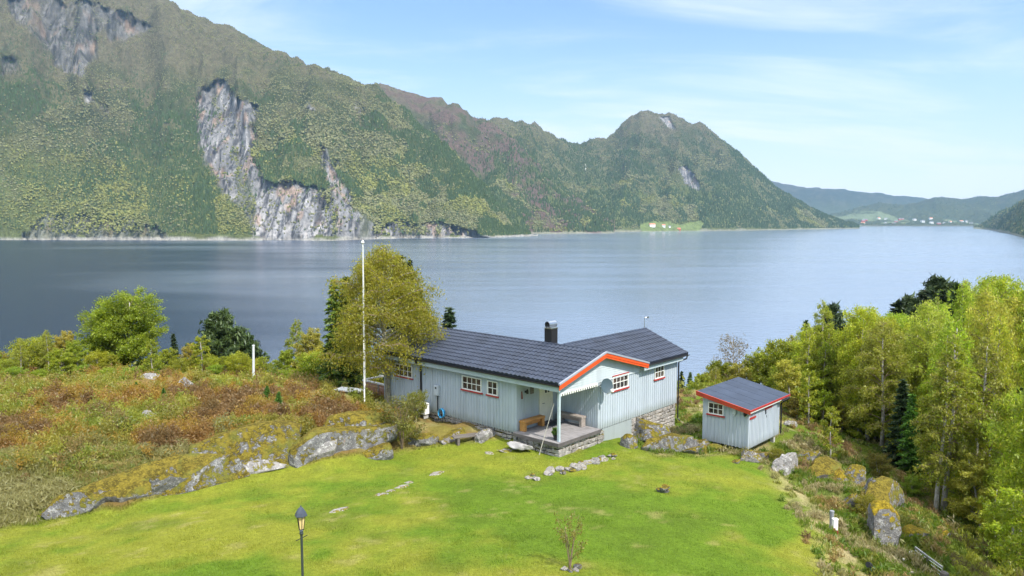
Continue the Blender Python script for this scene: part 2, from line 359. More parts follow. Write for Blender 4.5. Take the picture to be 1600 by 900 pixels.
go=npmesh('ground',np.stack([gx,gy,gzz],1),gfaces,M['ground'],col=gcol(gx,gy,gzz),smooth=True);tag(go,kind='structure')
# ------------------------------------------------------------ water
g=G('water_mat');o=g.coord()
w1=g.noise(g.map(o,(1,1.6,1)),.9,4,.6,.3);w2=g.noise(g.map(o,(1,1.5,1)),.17,4,.55,.4);w3=g.noise(g.map(o,(.3,2.6,1)),.005,6,.65,.8)
h=g.math('ADD',g.math('MULTIPLY',w1,.35),g.math('MULTIPLY',w2,1.6))
calm=g.ramp(w3,.42,.62)
bp=g.n('ShaderNodeBump');g.l(h,bp.inputs['Height']);g.l(g.mr(calm,0,1,1.,.55),bp.inputs['Strength']);bp.inputs['Distance'].default_value=.30
so_=g.n('ShaderNodeSeparateXYZ');g.l(o,so_.inputs[0])
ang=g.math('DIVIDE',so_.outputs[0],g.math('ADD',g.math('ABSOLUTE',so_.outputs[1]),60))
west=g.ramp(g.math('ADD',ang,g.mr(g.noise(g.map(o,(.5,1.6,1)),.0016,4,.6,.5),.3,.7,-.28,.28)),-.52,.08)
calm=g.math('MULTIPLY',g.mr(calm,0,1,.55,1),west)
x=g.prin(g.mix(west,(.008,.020,.044),(.17,.21,.275)),.12,0,bp.outputs[0],.5);g.l(g.mr(calm,0,1,.24,.12),x.inputs['Roughness']);g.l(g.mr(west,0,1,1.30,1.48),x.inputs['IOR']);g.l(g.mr(calm,0,1,1.,.5),bp.inputs['Strength'])  # sky glare painted into the base colour: pale east, near-black west
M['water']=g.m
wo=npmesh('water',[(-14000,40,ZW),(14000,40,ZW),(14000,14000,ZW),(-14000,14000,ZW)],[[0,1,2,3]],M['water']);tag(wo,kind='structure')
# ------------------------------------------------------------ mountains: (a = X/Y) x Y grids
def eslope(x,y): r=ray(x,y);return r[0]/r[1],r[2]/r[1]
class Hill:
    def __init__(s,ridge,shore,Yr,seed,pw=.85,rough=1.,back=1500):
        s.ra=np.array([eslope(x,y) for x,y in ridge])
        s.sa=np.array([(eslope(x,y)[0],(ZW-ZC)/eslope(x,y)[1]) for x,y in shore])
        s.ya=np.array([(eslope(x,300)[0],Y) for x,Y in Yr]);s.seed=seed;s.pw=pw;s.rough=rough;s.back=back
    def params(s,a):
        return np.interp(a,s.ra[:,0],s.ra[:,1]),np.interp(a,s.sa[:,0],s.sa[:,1]),np.interp(a,s.ya[:,0],s.ya[:,1])
    def z(s,a,Y):
        e,Ys,Yr=s.params(a);e=e+fbm(a*60,a*0,o=4,s=s.seed+50)*.0022
        Yr=np.maximum(Yr,Ys+60);t=(Y-Ys)/(Yr-Ys);zr=np.maximum(ZC+e*Yr,ZW+1);H=zr-ZW
        tc=np.clip(t,0,1)
        f=tc**s.pw; f=f*(1-.12*np.sin(tc*math.pi*2))
        X=a*Y;sc=1/420.
        n=fbm(X*sc,Y*sc*.55,o=5,s=s.seed)*.48+ (1-2*np.abs(fbm(X*sc*2.1,Y*sc*.8,o=4,s=s.seed+9)))*.10-.05
        gul=(1-2*np.abs(fbm(a*19+fbm(X/300,Y/400,o=2,s=s.seed+31)*.35,Y/2600,o=3,s=s.seed+30)))-.55
        z=ZW+H*f+H*gul*.085*s.rough*np.sin(tc*math.pi)**.7+H*n*np.sin(tc*math.pi)**.8*.62*s.rough
        z=z+fbm(X/45,Y/45,o=4,s=s.seed+20)*30*s.rough*ss(0,.06,tc)*ss(1.0,.93,t)
        z=np.where(t<0,ZW+(t*400),z);z=np.where(t>1,zr-(Y-Yr)*.35-((Y-Yr)/700)**2*60,z)
        return z
    def grid(s,px0,px1,step,n):
        a=np.array([eslope(p,300)[0] for p in np.arange(px0,px1+step,step)])
        tt=np.concatenate([[-.02],np.linspace(0,1,n)**1.15,[1.02,1.06,1.15,1.35,1.7]])
        A,T=np.meshgrid(a,tt);e,Ys,Yr=s.params(A);Yr=np.maximum(Yr,Ys+60);Y=Ys+(Yr-Ys)*T
        return A.ravel(),Y.ravel(),len(a),len(tt)
HA=Hill([(-700,-520),(-300,-330),(0,-110),(120,-60),(200,-22),(240,0),(290,18),(330,35),(365,46),(400,64),(450,92),(500,112),(550,133),(590,152),(640,185),(700,232),(760,300),(800,352),(835,366)],
 [(-900,380),(0,375),(300,375.5),(520,376),(640,372),(760,371.5),(800,370),(860,368)],[(-700,4300),(0,3500),(300,3300),(550,3050),(700,2850),(800,2750)],101,.8,1.)
HB=Hill([(440,110),(500,118),(545,132),(575,138),(610,140),(650,149),(690,160),(720,174),(745,186),(765,197),(800,225),(840,262),(880,300),(960,345)],
 [(400,368),(800,366),(1000,364)],[(440,4100),(760,4000),(960,3600)],202,.9,.9)
HCm=Hill([(640,240),(700,205),(740,196),(770,190),(790,188),(815,193),(840,205),(870,223),(893,228),(905,229),(925,221),(948,218),(960,209),(972,194),(985,183),(1000,178),(1020,179),(1045,182),(1062,188),(1080,196),(1100,206),(1120,220),(1140,231),(1160,246),(1185,268),(1210,291),(1235,306),(1260,321),(1285,333),(1310,345),(1330,350),(1343,356)],
 [(640,368.5),(790,367.5),(850,364.5),(1000,362),(1100,361),(1200,359.5),(1300,358),(1343,357)],[(640,4300),(800,4300),(900,5000),(1000,4900),(1150,5000),(1300,5100),(1343,5150)],303,.82,.9)
HD=Hill([(1100,270),(1180,282),(1215,286),(1240,291),(1265,294),(1300,295),(1350,301),(1420,307),(1445,311),(1500,320),(1700,330)],[(1100,350),(1800,350)],[(1100,12000),(1700,12000)],404,.8,.6)
HD2=Hill([(1150,345),(1290,336),(1320,330),(1345,324),(1375,317),(1400,320),(1430,318),(1450,311),(1470,307),(1500,312),(1525,308),(1560,307),(1585,301),(1600,297),(1700,280),(1900,240)],[(1100,353.6),(1900,353.6)],[(1100,8800),(1900,9200)],505,1.5,.9)
HE=Hill([(1528,356),(1545,343),(1570,330),(1590,320),(1600,316),(1650,285),(1750,230),(1900,160)],[(1520,357.5),(1540,358.5),(1565,363),(1590,369),(1620,377),(1700,385),(1900,390)],[(1520,6200),(1570,4800),(1600,4000),(1700,3300),(1900,3200)],606,.85,.9)
CLIFFS=[[(316,138),(330,128),(350,130),(358,150),(378,155),(400,165),(400,190),(388,200),(398,230),(408,262),(412,275),(440,285),(470,282),(500,290),(508,320),(512,374),(398,374),(388,350),(372,330),(350,300),(330,262),(315,235),(306,200),(310,165)],
 [(498,236),(512,240),(524,252),(530,275),(545,300),(560,325),(590,345),(600,375),(560,374),(512,374),(510,330),(518,300),(506,270)],
 [(600,352),(640,345),(690,350),(730,358),(765,366),(762,374),(600,374)],
 [(5,-10),(95,-10),(110,2),(150,8),(215,22),(235,40),(205,58),(165,70),(158,45),(140,60),(150,100),(118,118),(95,112),(80,85),(60,60),(35,42)],[(85,88),(130,98),(135,118),(100,112)],[(134,140),(148,143),(152,166),(141,165)],[(0,88),(30,92),(32,110),(0,112)],[(160,168),(168,178),(165,182)],
 [(-200,-200),(-20,-180),(-30,40),(-180,90)],[(60,340),(110,332),(180,340),(240,352),(260,372),(40,374)],[(560,165),(572,168),(568,180),(558,176)],[(474,165),(486,168),(487,178),(476,176)]]
def rockmask(hid,px,py):
    wx=fbm(px*.05,py*.016,o=4,s=71)*16;wy=fbm(px*.04,py*.03,o=4,s=72)*16
    m=np.zeros(px.shape)
    if hid=='A':
        for c in CLIFFS:
            for d in (0,3,-3): m=np.maximum(m,0)+inpoly(px+wx+d,py+wy,c)/3.
        m=np.clip(m,0,1)
        m[(px>40)&(px<262)&(py>330)]*=.45;m[(py<125)&(px<260)]*=.8
        gap=ss(.10,.30,fbm(px*.035,py*.012,o=4,s=75))
        m*=1-.38*gap*(~((px>400)&(px<520)&(py>270)))
    if hid=='C':
        for c in ([(1060,262),(1072,260),(1092,284),(1090,296),(1070,288)],[(1030,183),(1044,182),(1054,200),(1040,198)]):
            m=np.maximum(m,inpoly(px+wx*.4,py+wy*.3,c)*1.)
    return m
def hillcol(hid,px,py,X,Y,Z,rm):
    n1=fbm(X/260,Y/260,Z/200,o=4,s=81);n2=fbm(X/60,Y/60,Z/50,o=4,s=82);n3=fbm(X/500,Y/500,Z/300,o=3,s=83)
    A=lambda *c:np.array(c)[None,:]
    def mx(a,b,t): t=np.clip(t,0,1)[:,None];return a*(1-t)+b*t
    base=mx(A(.06,.070,.030)+0*X[:,None],A(.12,.115,.055),ss(-.1,.3,n2+n1*.5))
    base=mx(base,A(.115,.135,.040),ss(420,150,Z-ZW+n2*90)*.75)
    hf=np.clip((Z-ZW-260)/450,0,1)
    base=mx(base,A(.118,.104,.062),ss(.35,1.0,hf+n2*.5))
    if hid=='B': base=mx(base,A(.115,.08,.062),ss(.0,.5,.3+n2))
    streak=fbm(X/7,Y/60,Z/85,o=4,s=84);st2=fbm(X/22,Y/90,Z/120,o=4,s=85)
    r=mx(A(.22,.215,.21)+0*X[:,None],A(.36,.345,.335),ss(-.2,.35,st2+n2*.3))
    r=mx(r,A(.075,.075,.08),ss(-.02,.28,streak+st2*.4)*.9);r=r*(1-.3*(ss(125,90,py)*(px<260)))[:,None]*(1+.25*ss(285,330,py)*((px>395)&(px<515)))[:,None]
    ck=np.abs(fbm(X/26-Z/210,Y/140,Z/300,o=4,s=87));r=mx(r,A(.045,.045,.05),ss(.045,.008,ck)*.9)
    ck=np.abs(fbm(X/70,Y/140,Z/38,o=4,s=89));r=mx(r,A(.07,.075,.06),ss(.03,.005,ck)*.7)
    r=mx(r,A(.40,.27,.19),ss(.15,.4,fbm(X/30,Y/50,Z/90,o=3,s=86))*.6)
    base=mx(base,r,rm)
    sh=ss(11,5,Z-ZW+n2*9)
    base=mx(base,A(.36,.34,.30),sh*(.9 if hid=='A' else .45))
    if hid=='C':
        f=inpoly(px,py,[(1000,350),(1020,346),(1045,347),(1062,352),(1075,348),(1095,345),(1100,352),(1092,360.5),(1002,361)])
        base=mx(base,A(.15,.19,.065),f*1.)
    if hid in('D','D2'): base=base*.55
    if hid=='D2':
        f=ss(.0,.15,fbm(X/260,Y/300,o=3,s=88)-((py<334)*.3)-.02)*(py>330)
        base=mx(base,A(.15,.18,.09),f)
    return base
gm=G('mountain_mat');a=gm.n('ShaderNodeAttribute');a.attribute_name='col';o=gm.coord()
n1=gm.noise(o,.05,6,.7);n2=gm.noise(gm.map(o,(1,1,.3)),.16,5,.7)
k=gm.math('MULTIPLY',gm.mr(n1,.25,.75,.6,1.4),gm.mr(n2,.25,.75,.7,1.3));cc=gm.n('ShaderNodeCombineXYZ');[gm.l(k,cc.inputs[q]) for q in range(3)]
c=gm.mix(1.,a.outputs['Color'],cc.outputs[0],'MULTIPLY');gm.prin(c,.95,0,gm.bump(gm.math('ADD',n1,gm.math('MULTIPLY',n2,.8)),9,1),.05);M['mountain']=gm.m
HILLS={}
def build_hill(hid,h,px0,px1,step,n,name='mountain'):
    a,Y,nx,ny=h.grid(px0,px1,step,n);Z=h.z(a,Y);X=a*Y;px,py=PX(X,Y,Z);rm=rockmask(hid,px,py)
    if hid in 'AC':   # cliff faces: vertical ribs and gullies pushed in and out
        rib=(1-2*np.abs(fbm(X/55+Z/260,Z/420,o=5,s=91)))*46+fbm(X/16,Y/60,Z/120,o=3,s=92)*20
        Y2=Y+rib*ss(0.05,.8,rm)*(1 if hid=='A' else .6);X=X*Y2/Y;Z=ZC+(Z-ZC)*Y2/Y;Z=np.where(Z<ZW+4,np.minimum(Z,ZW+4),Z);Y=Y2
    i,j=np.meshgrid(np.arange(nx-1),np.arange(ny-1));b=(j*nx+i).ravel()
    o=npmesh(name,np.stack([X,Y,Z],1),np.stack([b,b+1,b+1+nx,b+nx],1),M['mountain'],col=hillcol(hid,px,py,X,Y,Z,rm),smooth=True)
    tag(o,kind='structure');HILLS[hid]=h
build_hill('A',HA,-560,840,1.7,190);build_hill('B',HB,440,960,2.2,90);build_hill('C',HCm,640,1345,1.7,150)
build_hill('D',HD,1100,1760,4,40);build_hill('D2',HD2,1150,1900,3,70);build_hill('E',HE,1524,1900,3,70)
# ------------------------------------------------------------ forest on the mountains (one mass)
def treeset(h,hid,n,px0,px1,seed):
    r=np.random.RandomState(seed)
    a=np.array([eslope(px0,300)[0],eslope(px1,300)[0]]);a=a[0]+(a[1]-a[0])*r.rand(n)
    e,Ys,Yr=h.params(a);Yr=np.maximum(Yr,Ys+60);t=r.rand(n)**1.1;Y=Ys+(Yr-Ys)*(t*.99+.01);Z=h.z(a,Y);X=a*Y
    px,py=PX(X,Y,Z);rm=rockmask(hid,px,py) if hid in 'AC' else np.zeros(n)
    alt=Z-ZW;n1=fbm(X/260,Y/260,Z/200,o=4,s=81);nc=fbm(X/150,Y/150,Z/120,o=4,s=95)
    keep=(r.rand(n)>rm*.93)&(alt>7)
    lim=1300 if hid=='A' else (520 if hid=='B' else 800)
    keep&=(r.rand(n)<np.clip(1.05-ss(lim*.45,lim*1.25,alt+n1*220)*1.0,0.10,1))
    if hid=='C': keep&=~inpoly(px,py,[(1000,350),(1020,346),(1045,347),(1062,352),(1075,348),(1095,345),(1100,352),(1092,360.5),(1002,361)])
    if hid=='D2': keep&=(fbm(X/260,Y/300,o=3,s=88)<.04)|(py<330)
    X,Y,Z,px,py,alt,n1,nc=[q[keep] for q in (X,Y,Z,px,py,alt,n1,nc)];m=len(X)
    pc=ss(-.05,.09,nc*.8+fbm(X/48,Y/60,Z/60,o=3,s=96)*.35+(.16 if hid in('C','E','D2') else -.05)+(.22*ss(560,720,px) if hid in 'AB' else 0)-ss(300,600,alt)*.12)
    if hid=='A': pc=np.maximum(pc*(1-.4*ss(300,100,px)),inpoly(px,py,[(250,150),(305,130),(318,240),(345,300),(300,370),(235,370),(225,250)])*.75);pc=np.maximum(pc,np.maximum(inpoly(px+fbm(X/80,Z/80,o=2)*14,py,[(294,150),(318,140),(312,230),(345,380),(298,380)]),inpoly(px+fbm(X/80,Z/80,o=2)*30,py,[(-60,30),(50,50),(95,115),(120,160),(60,190),(-60,170)]))*.95)
    con=r.rand(m)<np.clip(pc,.06,.93)
    c=np.empty((m,3));n2=r.rand(m);nn=fbm(X/90,Y/90,Z/90,o=3,s=97)
    dec=np.stack([.155+.05*n2,.165+.04*n2,.045+.02*n2],1);dull=np.stack([.15+.05*n2,.155+.04*n2,.066+.03*n2],1)
    q=np.clip(ss(.0,.40,nn+.1+ss(160,520,alt)*.75+(.2 if hid in 'CBE' else 0)),0,1)[:,None];dec=dec*(1-q)+dull*q
    cn=np.stack([.046+.02*n2,.070+.03*n2,.024+.012*n2],1)
    c=np.where(con[:,None],cn,dec)
    s=(.45+.75*r.rand(m))*(1+.5*fbm(X/120,Y/120,Z/99,o=2,s=99))*np.where(con,1,1.)*(1-.45*ss(350,650,alt))
    if hid in('D2','E','C','B'): s*=1.25
    return X,Y,Z-1.5,con,c,s,r
def treesmesh(sets,name='forest'):
    VV=[];FF=[];CC=[];base=0
    for X,Y,Z,con,c,s,r in sets:
        m=len(X);
        # conifer: 5 sided cone with a skirt ; broadleaf: jittered 6-point ball
        k=5;ang=np.arange(k)*2*math.pi/k
        for isc in (True,False):
            idx=np.where(con==isc)[0];mm=len(idx)
            if mm==0: continue
            if isc:
                v=np.concatenate([np.stack([np.cos(ang)*2.6,np.sin(ang)*2.6,np.full(k,1.)],1),[[0,0,13.]]]);f=np.array([[q,(q+1)%k,k] for q in range(k)])
                J=r.rand(mm,k+1,3)*1.1-.5
            else:
                v=np.array([[3.4,0,5],[0,3.4,5],[-3.4,0,5],[0,-3.4,5],[1.6,1.4,8.2],[-1.6,-1.0,8.6],[0,0,1.5]]);f=np.array([[0,1,4],[1,2,4],[2,5,4],[2,3,5],[3,0,5],[0,4,5],[1,0,6],[3,2,6],[0,3,6],[2,1,6]])
                J=(r.rand(mm,7,3)-.5)*2.0
            al=r.rand(mm)*6.28;ca,sa=np.cos(al),np.sin(al)
            vx=v[None,:,:]+J;rx=vx[:,:,0]*ca[:,None]-vx[:,:,1]*sa[:,None];ry=vx[:,:,0]*sa[:,None]+vx[:,:,1]*ca[:,None]
            S=s[idx][:,None]
            P=np.stack([rx*S+X[idx][:,None],ry*S+Y[idx][:,None],vx[:,:,2]*S+Z[idx][:,None]],2).reshape(-1,3)
            fa=(f[None]+(np.arange(mm)*len(v))[:,None,None]).reshape(-1,3)+base
            VV.append(P);FF.append(fa);CC.append(np.repeat(c[idx]*(.8+.4*r.rand(mm,1)),len(f),axis=0)*(.88+.24*r.rand(mm*len(f),1)));base+=len(P)
    g=G('forest_mat');a=g.n('ShaderNodeAttribute');a.attribute_name='col'
    g.prin(a.outputs['Color'],.9,0,None,.05)
    o=npmesh(name,np.concatenate(VV),np.concatenate(FF),g.m,fcol=np.concatenate(CC));return o
KF=1.0
fo=treesmesh([treeset(HA,'A',int(140000*KF),-420,835,1),treeset(HB,'B',int(16000*KF),440,960,2),treeset(HCm,'C',int(75000*KF),640,1345,3),treeset(HD2,'D2',int(9000*KF),1150,1800,4),treeset(HE,'E',int(9000*KF),1524,1850,5)])
tag(fo,'mixed forest of dark conifers and spring-green birches covering the mountainsides','forest',kind='stuff')
# ------------------------------------------------------------ far buildings
def hit(h,px,py,Y0=2300.,Y1=9000.):      # first point of a hill seen along a direction
    r=ray(px,py);a=np.full(900,r[0]/r[1]);Ys=np.linspace(Y0,Y1,900);z=h.z(a,Ys);k=np.argmax(z>=ZC+r[2]/r[1]*Ys)
    return Ys[k],float(z[k])
def far_house(px,py,Y,w,d,h,wallc,roofc,label,group,rz=0):
    p=AT(px,py,Y);e=empty('house',(p[0],p[1],p[2]),rz);tag(e,label,'house',group)
    m=MB();m.box((-w/2,-d/2,-6),(w/2,d/2,h));m.prism([(-d/2,h),(d/2,h),(0,h+d*.38)],0,-w/2+.1,w/2-.1);m.build('wall',wallc,e)
    m=MB()
    for s in (-1,1):
        m.prism([(s*(d/2+.6),h-.35),(0,h+d*.38+.1),(0,h+d*.38+.6),(s*(d/2+.6),h+.15)],0,-w/2-.6,w/2+.6)
    m.build('roof',roofc,e);return e
mw=simple('far_white',(.75,.74,.7),.7);mr_=simple('far_red',(.45,.09,.05),.7);mo=simple('far_orange',(.55,.22,.12),.7);mg=simple('far_roof_grey',(.22,.22,.24),.7)
G1='farm buildings on the far shore'
far_house(1019,353.3,hit(HCm,1019,353.3)[0],30,13,8,mw,mo,'long white farmhouse with an orange roof on the far green field',G1,.2)
far_house(1037,354.5,hit(HCm,1037,354.5)[0],16,12,9,mw,mo,'white house with a rust roof beside the long farmhouse across the water',G1,-.3)
far_house(1046,355.5,hit(HCm,1046,355.5)[0],10,8,6,mw,mg,'small white outhouse with a grey roof on the far farm',G1,.5)
far_house(1060,358.5,hit(HCm,1060,358.5)[0],22,9,5,mr_,mo,'red boathouse by the water below the far farm',G1,.1)
rr=random.Random(5);ordn=['first','second','third','fourth','fifth','sixth','seventh','eighth','ninth','tenth','eleventh','twelfth','13th','14th','15th','16th','17th','18th','19th','20th','21st','22nd','23rd','24th','25th','26th','27th','28th','29th','30th']
vil=sorted([(rr.uniform(1348,1520),rr.uniform(342,351.5)) for _ in range(26)])
for i_,(px,py) in enumerate(vil):
    a_=eslope(px,300)[0];Y=7000.
    for _ in range(12):
        z_=float(HD2.z(np.array([a_]),np.array([Y]))[0]);pyy=PX(a_*Y,Y,z_)[1]
        if pyy<py: break
        Y+=60
    far_house(px,float(pyy),Y,rr.uniform(22,38),rr.uniform(14,20),rr.uniform(8,13),mw if rr.random()<.8 else mr_,mg if rr.random()<.7 else mo,
      'tiny pale village house on the far shore under the blue mountains, %s from the left'%ordn[i_],'village houses across the fjord',rr.uniform(-.6,.6))
# waterfall on the far mountain
m=MB();pts=[]
for q in range(9):
    x_,y_=915+math.sin(q*1.7)*.25,254+q*1.6;Yq,_z=hit(HCm,x_,y_,3000,5200);pts.append(AT(x_,y_,Yq-6))
m.tube([tuple(p) for p in pts],[1.,1.5,1.7,1.9,1.6,2.,1.8,1.6,1.],6)
wf=m.build('waterfall',mw);tag(wf,'thin white waterfall in the notch of the far mountain','waterfall')
# ------------------------------------------------------------ cabin.  local x = along the gable wall (v), local y = along the long front (u)
RZ=math.atan2(V2[1],V2[0])
cab=empty('cabin',tuple(P0),RZ);tag(cab,'pale blue wooden cabin with dark tiled roofs, an orange gable board and a corner porch','cabin')
SL=.276;RV=3.1;ZP=3.68                         # main roof: ridge at v=3.1
def zr(v): return ZP-abs(v-RV)*SL
def zrw(u): return 3.70-abs(u-2.3)*.40          # wing roof: ridge at u=2.3
# walls: one mesh per volume, boards and battens modelled
w=MB();ZB=-.1
w.prism([(0,ZB),(6.5,ZB),(6.5,zr(6.5)-.12),(RV,zr(RV)-.12),(0,zr(0)-.12)],1,2.47,12.4)
w.prism([(2.96,ZB),(6.5,ZB),(6.5,zr(6.5)-.12),(RV,zr(RV)-.12),(2.96,zr(2.96)-.12)],1,0,2.465)
w.prism([(0,ZB),(4.7,ZB),(4.7,zrw(4.7)-.14),(2.3,zrw(2.3)-.14),(0,zrw(0)-.14)],0,6.505,10.3)
def batt(m,axis,fixed,sgn,a,b,z0,zt,step=.19,wd=.05,pr=.022,skip=()):
    n=int(round((b-a)/step))
    for i in range(n+1):
        t=a+(b-a)*i/n+random.uniform(-.008,.008)
        z1=zt(t) if callable(zt) else zt;z0_=z0
        f0,f1=fixed,fixed+sgn*pr
        segs=[(z0_,z1)]
        for (s0,s1,q0,q1) in skip:
            if s0-.03<t<s1+.03: segs=[(z0_,q0),(q1,z1)]
        for q0,q1 in segs:
            if q1-q0<.03: continue
            if axis=='u': m.box((f0,t-wd/2,q0),(f1,t+wd/2,q1))
            else: m.box((t-wd/2,f0,q0),(t+wd/2,f1,q1))
WF=[(10.01,11.36,1.50,2.05,4,2),(4.82,6.08,1.53,2.12,4,2),(3.74,4.32,1.53,2.12,2,2)]
WGb=[(4.18,5.44,1.66,2.25,4,2),(8.03,8.85,1.62,2.21,3,2)]
batt(w,'u',0,-1,2.49,12.38,ZB-.03,2.5,skip=[(a-.05,b+.05,c-.08,d+.06) for a,b,c,d,_,_ in WF])
batt(w,'v',0,-1,3.02,10.28,ZB-.03,lambda v:2.28 if v<6.6 else 2.5,step=.2,skip=[(a-.05,b+.05,c-.08,d+.06) for a,b,c,d,_,_ in WGb])
batt(w,'u',10.3,1,.02,4.68,ZB,lambda u:zrw(u)-.15)
batt(w,'v',12.4,1,.02,6.48,ZB,lambda v:zr(v)-.13)
batt(w,'v',2.47,-1,.06,1.52,.02,2.4,step=.12,wd=.015,pr=.008);batt(w,'v',2.47,-1,2.68,2.93,.02,2.4,step=.12,wd=.015,pr=.008)
batt(w,'u',2.96,-1,.12,2.4,.02,2.4,step=.12,wd=.015,pr=.008)
for (v,u) in ((-.02,2.49),(2.98,-.02)): w.box((v-.012,u-.012,ZB-.04),(v+.09,u+.09,2.42))
w.build('wall',M['wall'],cab)
# corner boards
# horizontal cladding of the front gable
m=MB();z=2.2
while z<3.55:
    z1=min(z+.115,3.56);zc=(z+z1)/2
    d=(ZP-.13-z1)/SL
    if d<.05:break
    a,b=max(-.02,RV-d),min(6.52,RV+d)
    m.add([(a,-.03,z),(b,-.03,z),(b,-.03,z),(a,-.055,z),(b,-.055,z),(b,-.033,z1-.004),(a,-.033,z1-.004),(a,.02,z1),(b,.02,z1),(a,.02,z),(b,.02,z)],
      [(3,4,5,6),(3,9,10,4),(6,5,8,7),(3,6,7,9),(4,10,8,5),(9,7,8,10)])
    z=z1
m.build('gable_cladding',M['clad'],cab,fix=True)
# scalloped valance under the gable over the porch
m=MB();m.box((.08,-.062,2.15),(2.9,-.032,2.2));
for i in range(17): m.box((.10+i*.168,-.064,2.05),(.185+i*.168,-.034,2.15))
m.build('valance',M['white'],cab)
m=MB();m.box((.02,-.028,2.14),(2.95,.03,2.2));m.build('beam',M['trim'],cab)
# porch ceiling
m=MB();m.box((-.3,-.02,2.36),(2.955,2.465,2.40));m.build('porch_ceiling',M['trim'],cab)
# foundation: painted plinth and masonry
m=MB();m.box((3.35,-.012,-.95),(5.9,.3,-.135));m.build('plinth',M['wall2'],cab)
def masonry(m,x0,x1,z0,z1,y0,th,axis='v',seed=1,ch=.24):
    r=random.Random(seed);z=z0
    while z<z1-.02:
        h=min(r.uniform(.14,ch),z1-z);x=x0
        if z1-(z+h)<.07:h=z1-z
        while x<x1-.02:
            l=min(r.uniform(.18,.5),x1-x)
            if x1-(x+l)<.1:l=x1-x
            pr=r.uniform(0,.05);g_=.012
            a=(x+g_,y0-pr,z+g_);b=(x+l-g_,y0+th,z+h-g_)
            vs=[(a[0],a[1],a[2]),(b[0],a[1],a[2]),(b[0],b[1],a[2]),(a[0],b[1],a[2]),(a[0],a[1],b[2]),(b[0],a[1],b[2]),(b[0],b[1],b[2]),(a[0],b[1],b[2])]
            vs=[(p[0]+r.uniform(-.035,.035),p[1]+r.uniform(-.02,.02),p[2]+r.uniform(-.03,.03)) for p in vs]
            if axis=='u': vs=[(p[1],p[0],p[2]) for p in vs]
            m.add(vs,[(0,3,2,1),(4,5,6,7),(0,1,5,4),(1,2,6,5),(2,3,7,6),(3,0,4,7)]);x+=l
        z+=h
m=MB();masonry(m,-.14,3.34,-1.35,-.15,-.12,.4,'v',2);masonry(m,.15,2.6,-1.2,-.15,-.12,.35,'u',3,.2)
masonry(m,5.92,10.25,-1.7,-.12,.03,.4,'v',4);masonry(m,2.6,12.4,-1.,-.12,.04,.35,'u',5,.2);masonry(m,.3,4.7,-2.4,-.12,-10.28,.3,'u',6) if False else None
m.box((.3,.2,-1.6),(10.2,4.6,-.12));m.box((.3,2.6,-1.6),(6.4,12.3,-.12))
m.build('foundation',M['stone'],cab,bevel=.025)
# deck
m=MB()
for i in range(20):
    a=-.22+i*.1365;m.box((-.26,a,-.035),(2.952,a+.128,0+random.uniform(-.002,.002)))
dk=m.build('deck',M['deck'],cab)
m=MB();m.box((-.29,-.25,-.17),(-.262,2.47,-.006));m.box((-.262,-.25,-.17),(2.95,-.225,-.006));m.box((-.2,-.2,-.15),(2.9,2.4,-.04));m.build('deck_edge',M['deckedge'],dk)
m=MB();m.box((-.06,-.1,0),(.06,.02,2.38));m.build('post',M['trim'],cab,bevel=.01)
# door
d=MB();d.box((1.66,2.42,.06),(2.52,2.455,2.05));
for i in range(6): d.box((1.70+i*.135,2.41,.12),(1.80+i*.135,2.422,1.35))
dr=d.build('door',M['cream'],cab)
m=MB()
for a,b in ((1.62,1.68),(2.50,2.57)): m.box((a-.05,2.40,.03),(b,2.462,2.12))
m.box((1.57,2.398,2.06),(2.57,2.463,2.14));m.build('frame',M['cream'],dr)
m=MB();m.box((1.98,2.404,1.5),(2.10,2.42,1.84));m.box((2.18,2.404,1.5),(2.30,2.42,1.84));m.build('pane',M['glass'],dr)
m=MB();m.tube([(1.76,2.40,1.02),(1.76,2.35,1.02),(1.88,2.35,1.02)],.012,6);m.build('handle',M['black'],dr)
m=MB();m.box((1.6,2.40,0.0),(2.54,2.459,.10));m.build('threshold',M['deckedge'],dr)
# windows
def window(parent,axis,fixed,sgn,a,b,z0,z1,nc,nr,redtop=False):
    """axis 'u': wall plane x=fixed, 'v': wall plane y=fixed"""
    def B(mb,t0,t1,q0,q1,p0,p1,m=0):
        if axis=='u': mb.box((fixed+sgn*p0,t0,q0),(fixed+sgn*p1,t1,q1),m)
        else: mb.box((t0,fixed+sgn*p0,q0),(t1,fixed+sgn*p1,q1),m)
    f=MB();fw=.05
    B(f,a-fw,b+fw,z1,z1+fw,.003,.06);B(f,a-fw,b+fw,z0-fw,z0,.003,.06);B(f,a-fw,a,z0,z1,.003,.06);B(f,b,b+fw,z0,z1,.003,.06)
    for i in range(1,nc): t=a+(b-a)*i/nc;B(f,t-.014,t+.014,z0,z1,.012,.045)
    for j in range(1,nr): q=z0+(z1-z0)*j/nr;B(f,a,b,q-.014,q+.014,.013,.047)
    fr=f.build('window',M['white'],parent)
    p=MB();B(p,a+.001,b-.001,z0+.001,z1-.001,.004,.018);p.build('pane',M['glass'],fr)
    s=MB();B(s,a-fw-.07,b+fw+.07,z0-fw-.075,z0-fw-.005,.005,.085);sl=s.build('sill',M['red'],fr)
    if redtop: s=MB();B(s,a-fw-.04,b+fw+.04,z1+fw+.005,z1+fw+.05,.005,.08);s.build('header',M['red'],fr)
    return fr
for a,b,c,d_,nc,nr in WF: window(cab,'u',0,-1,a,b,c,d_,nc,nr)
for i,(a,b,c,d_,nc,nr) in enumerate(WGb): window(cab,'v',0,-1,a,b,c,d_,nc,nr,i==0)
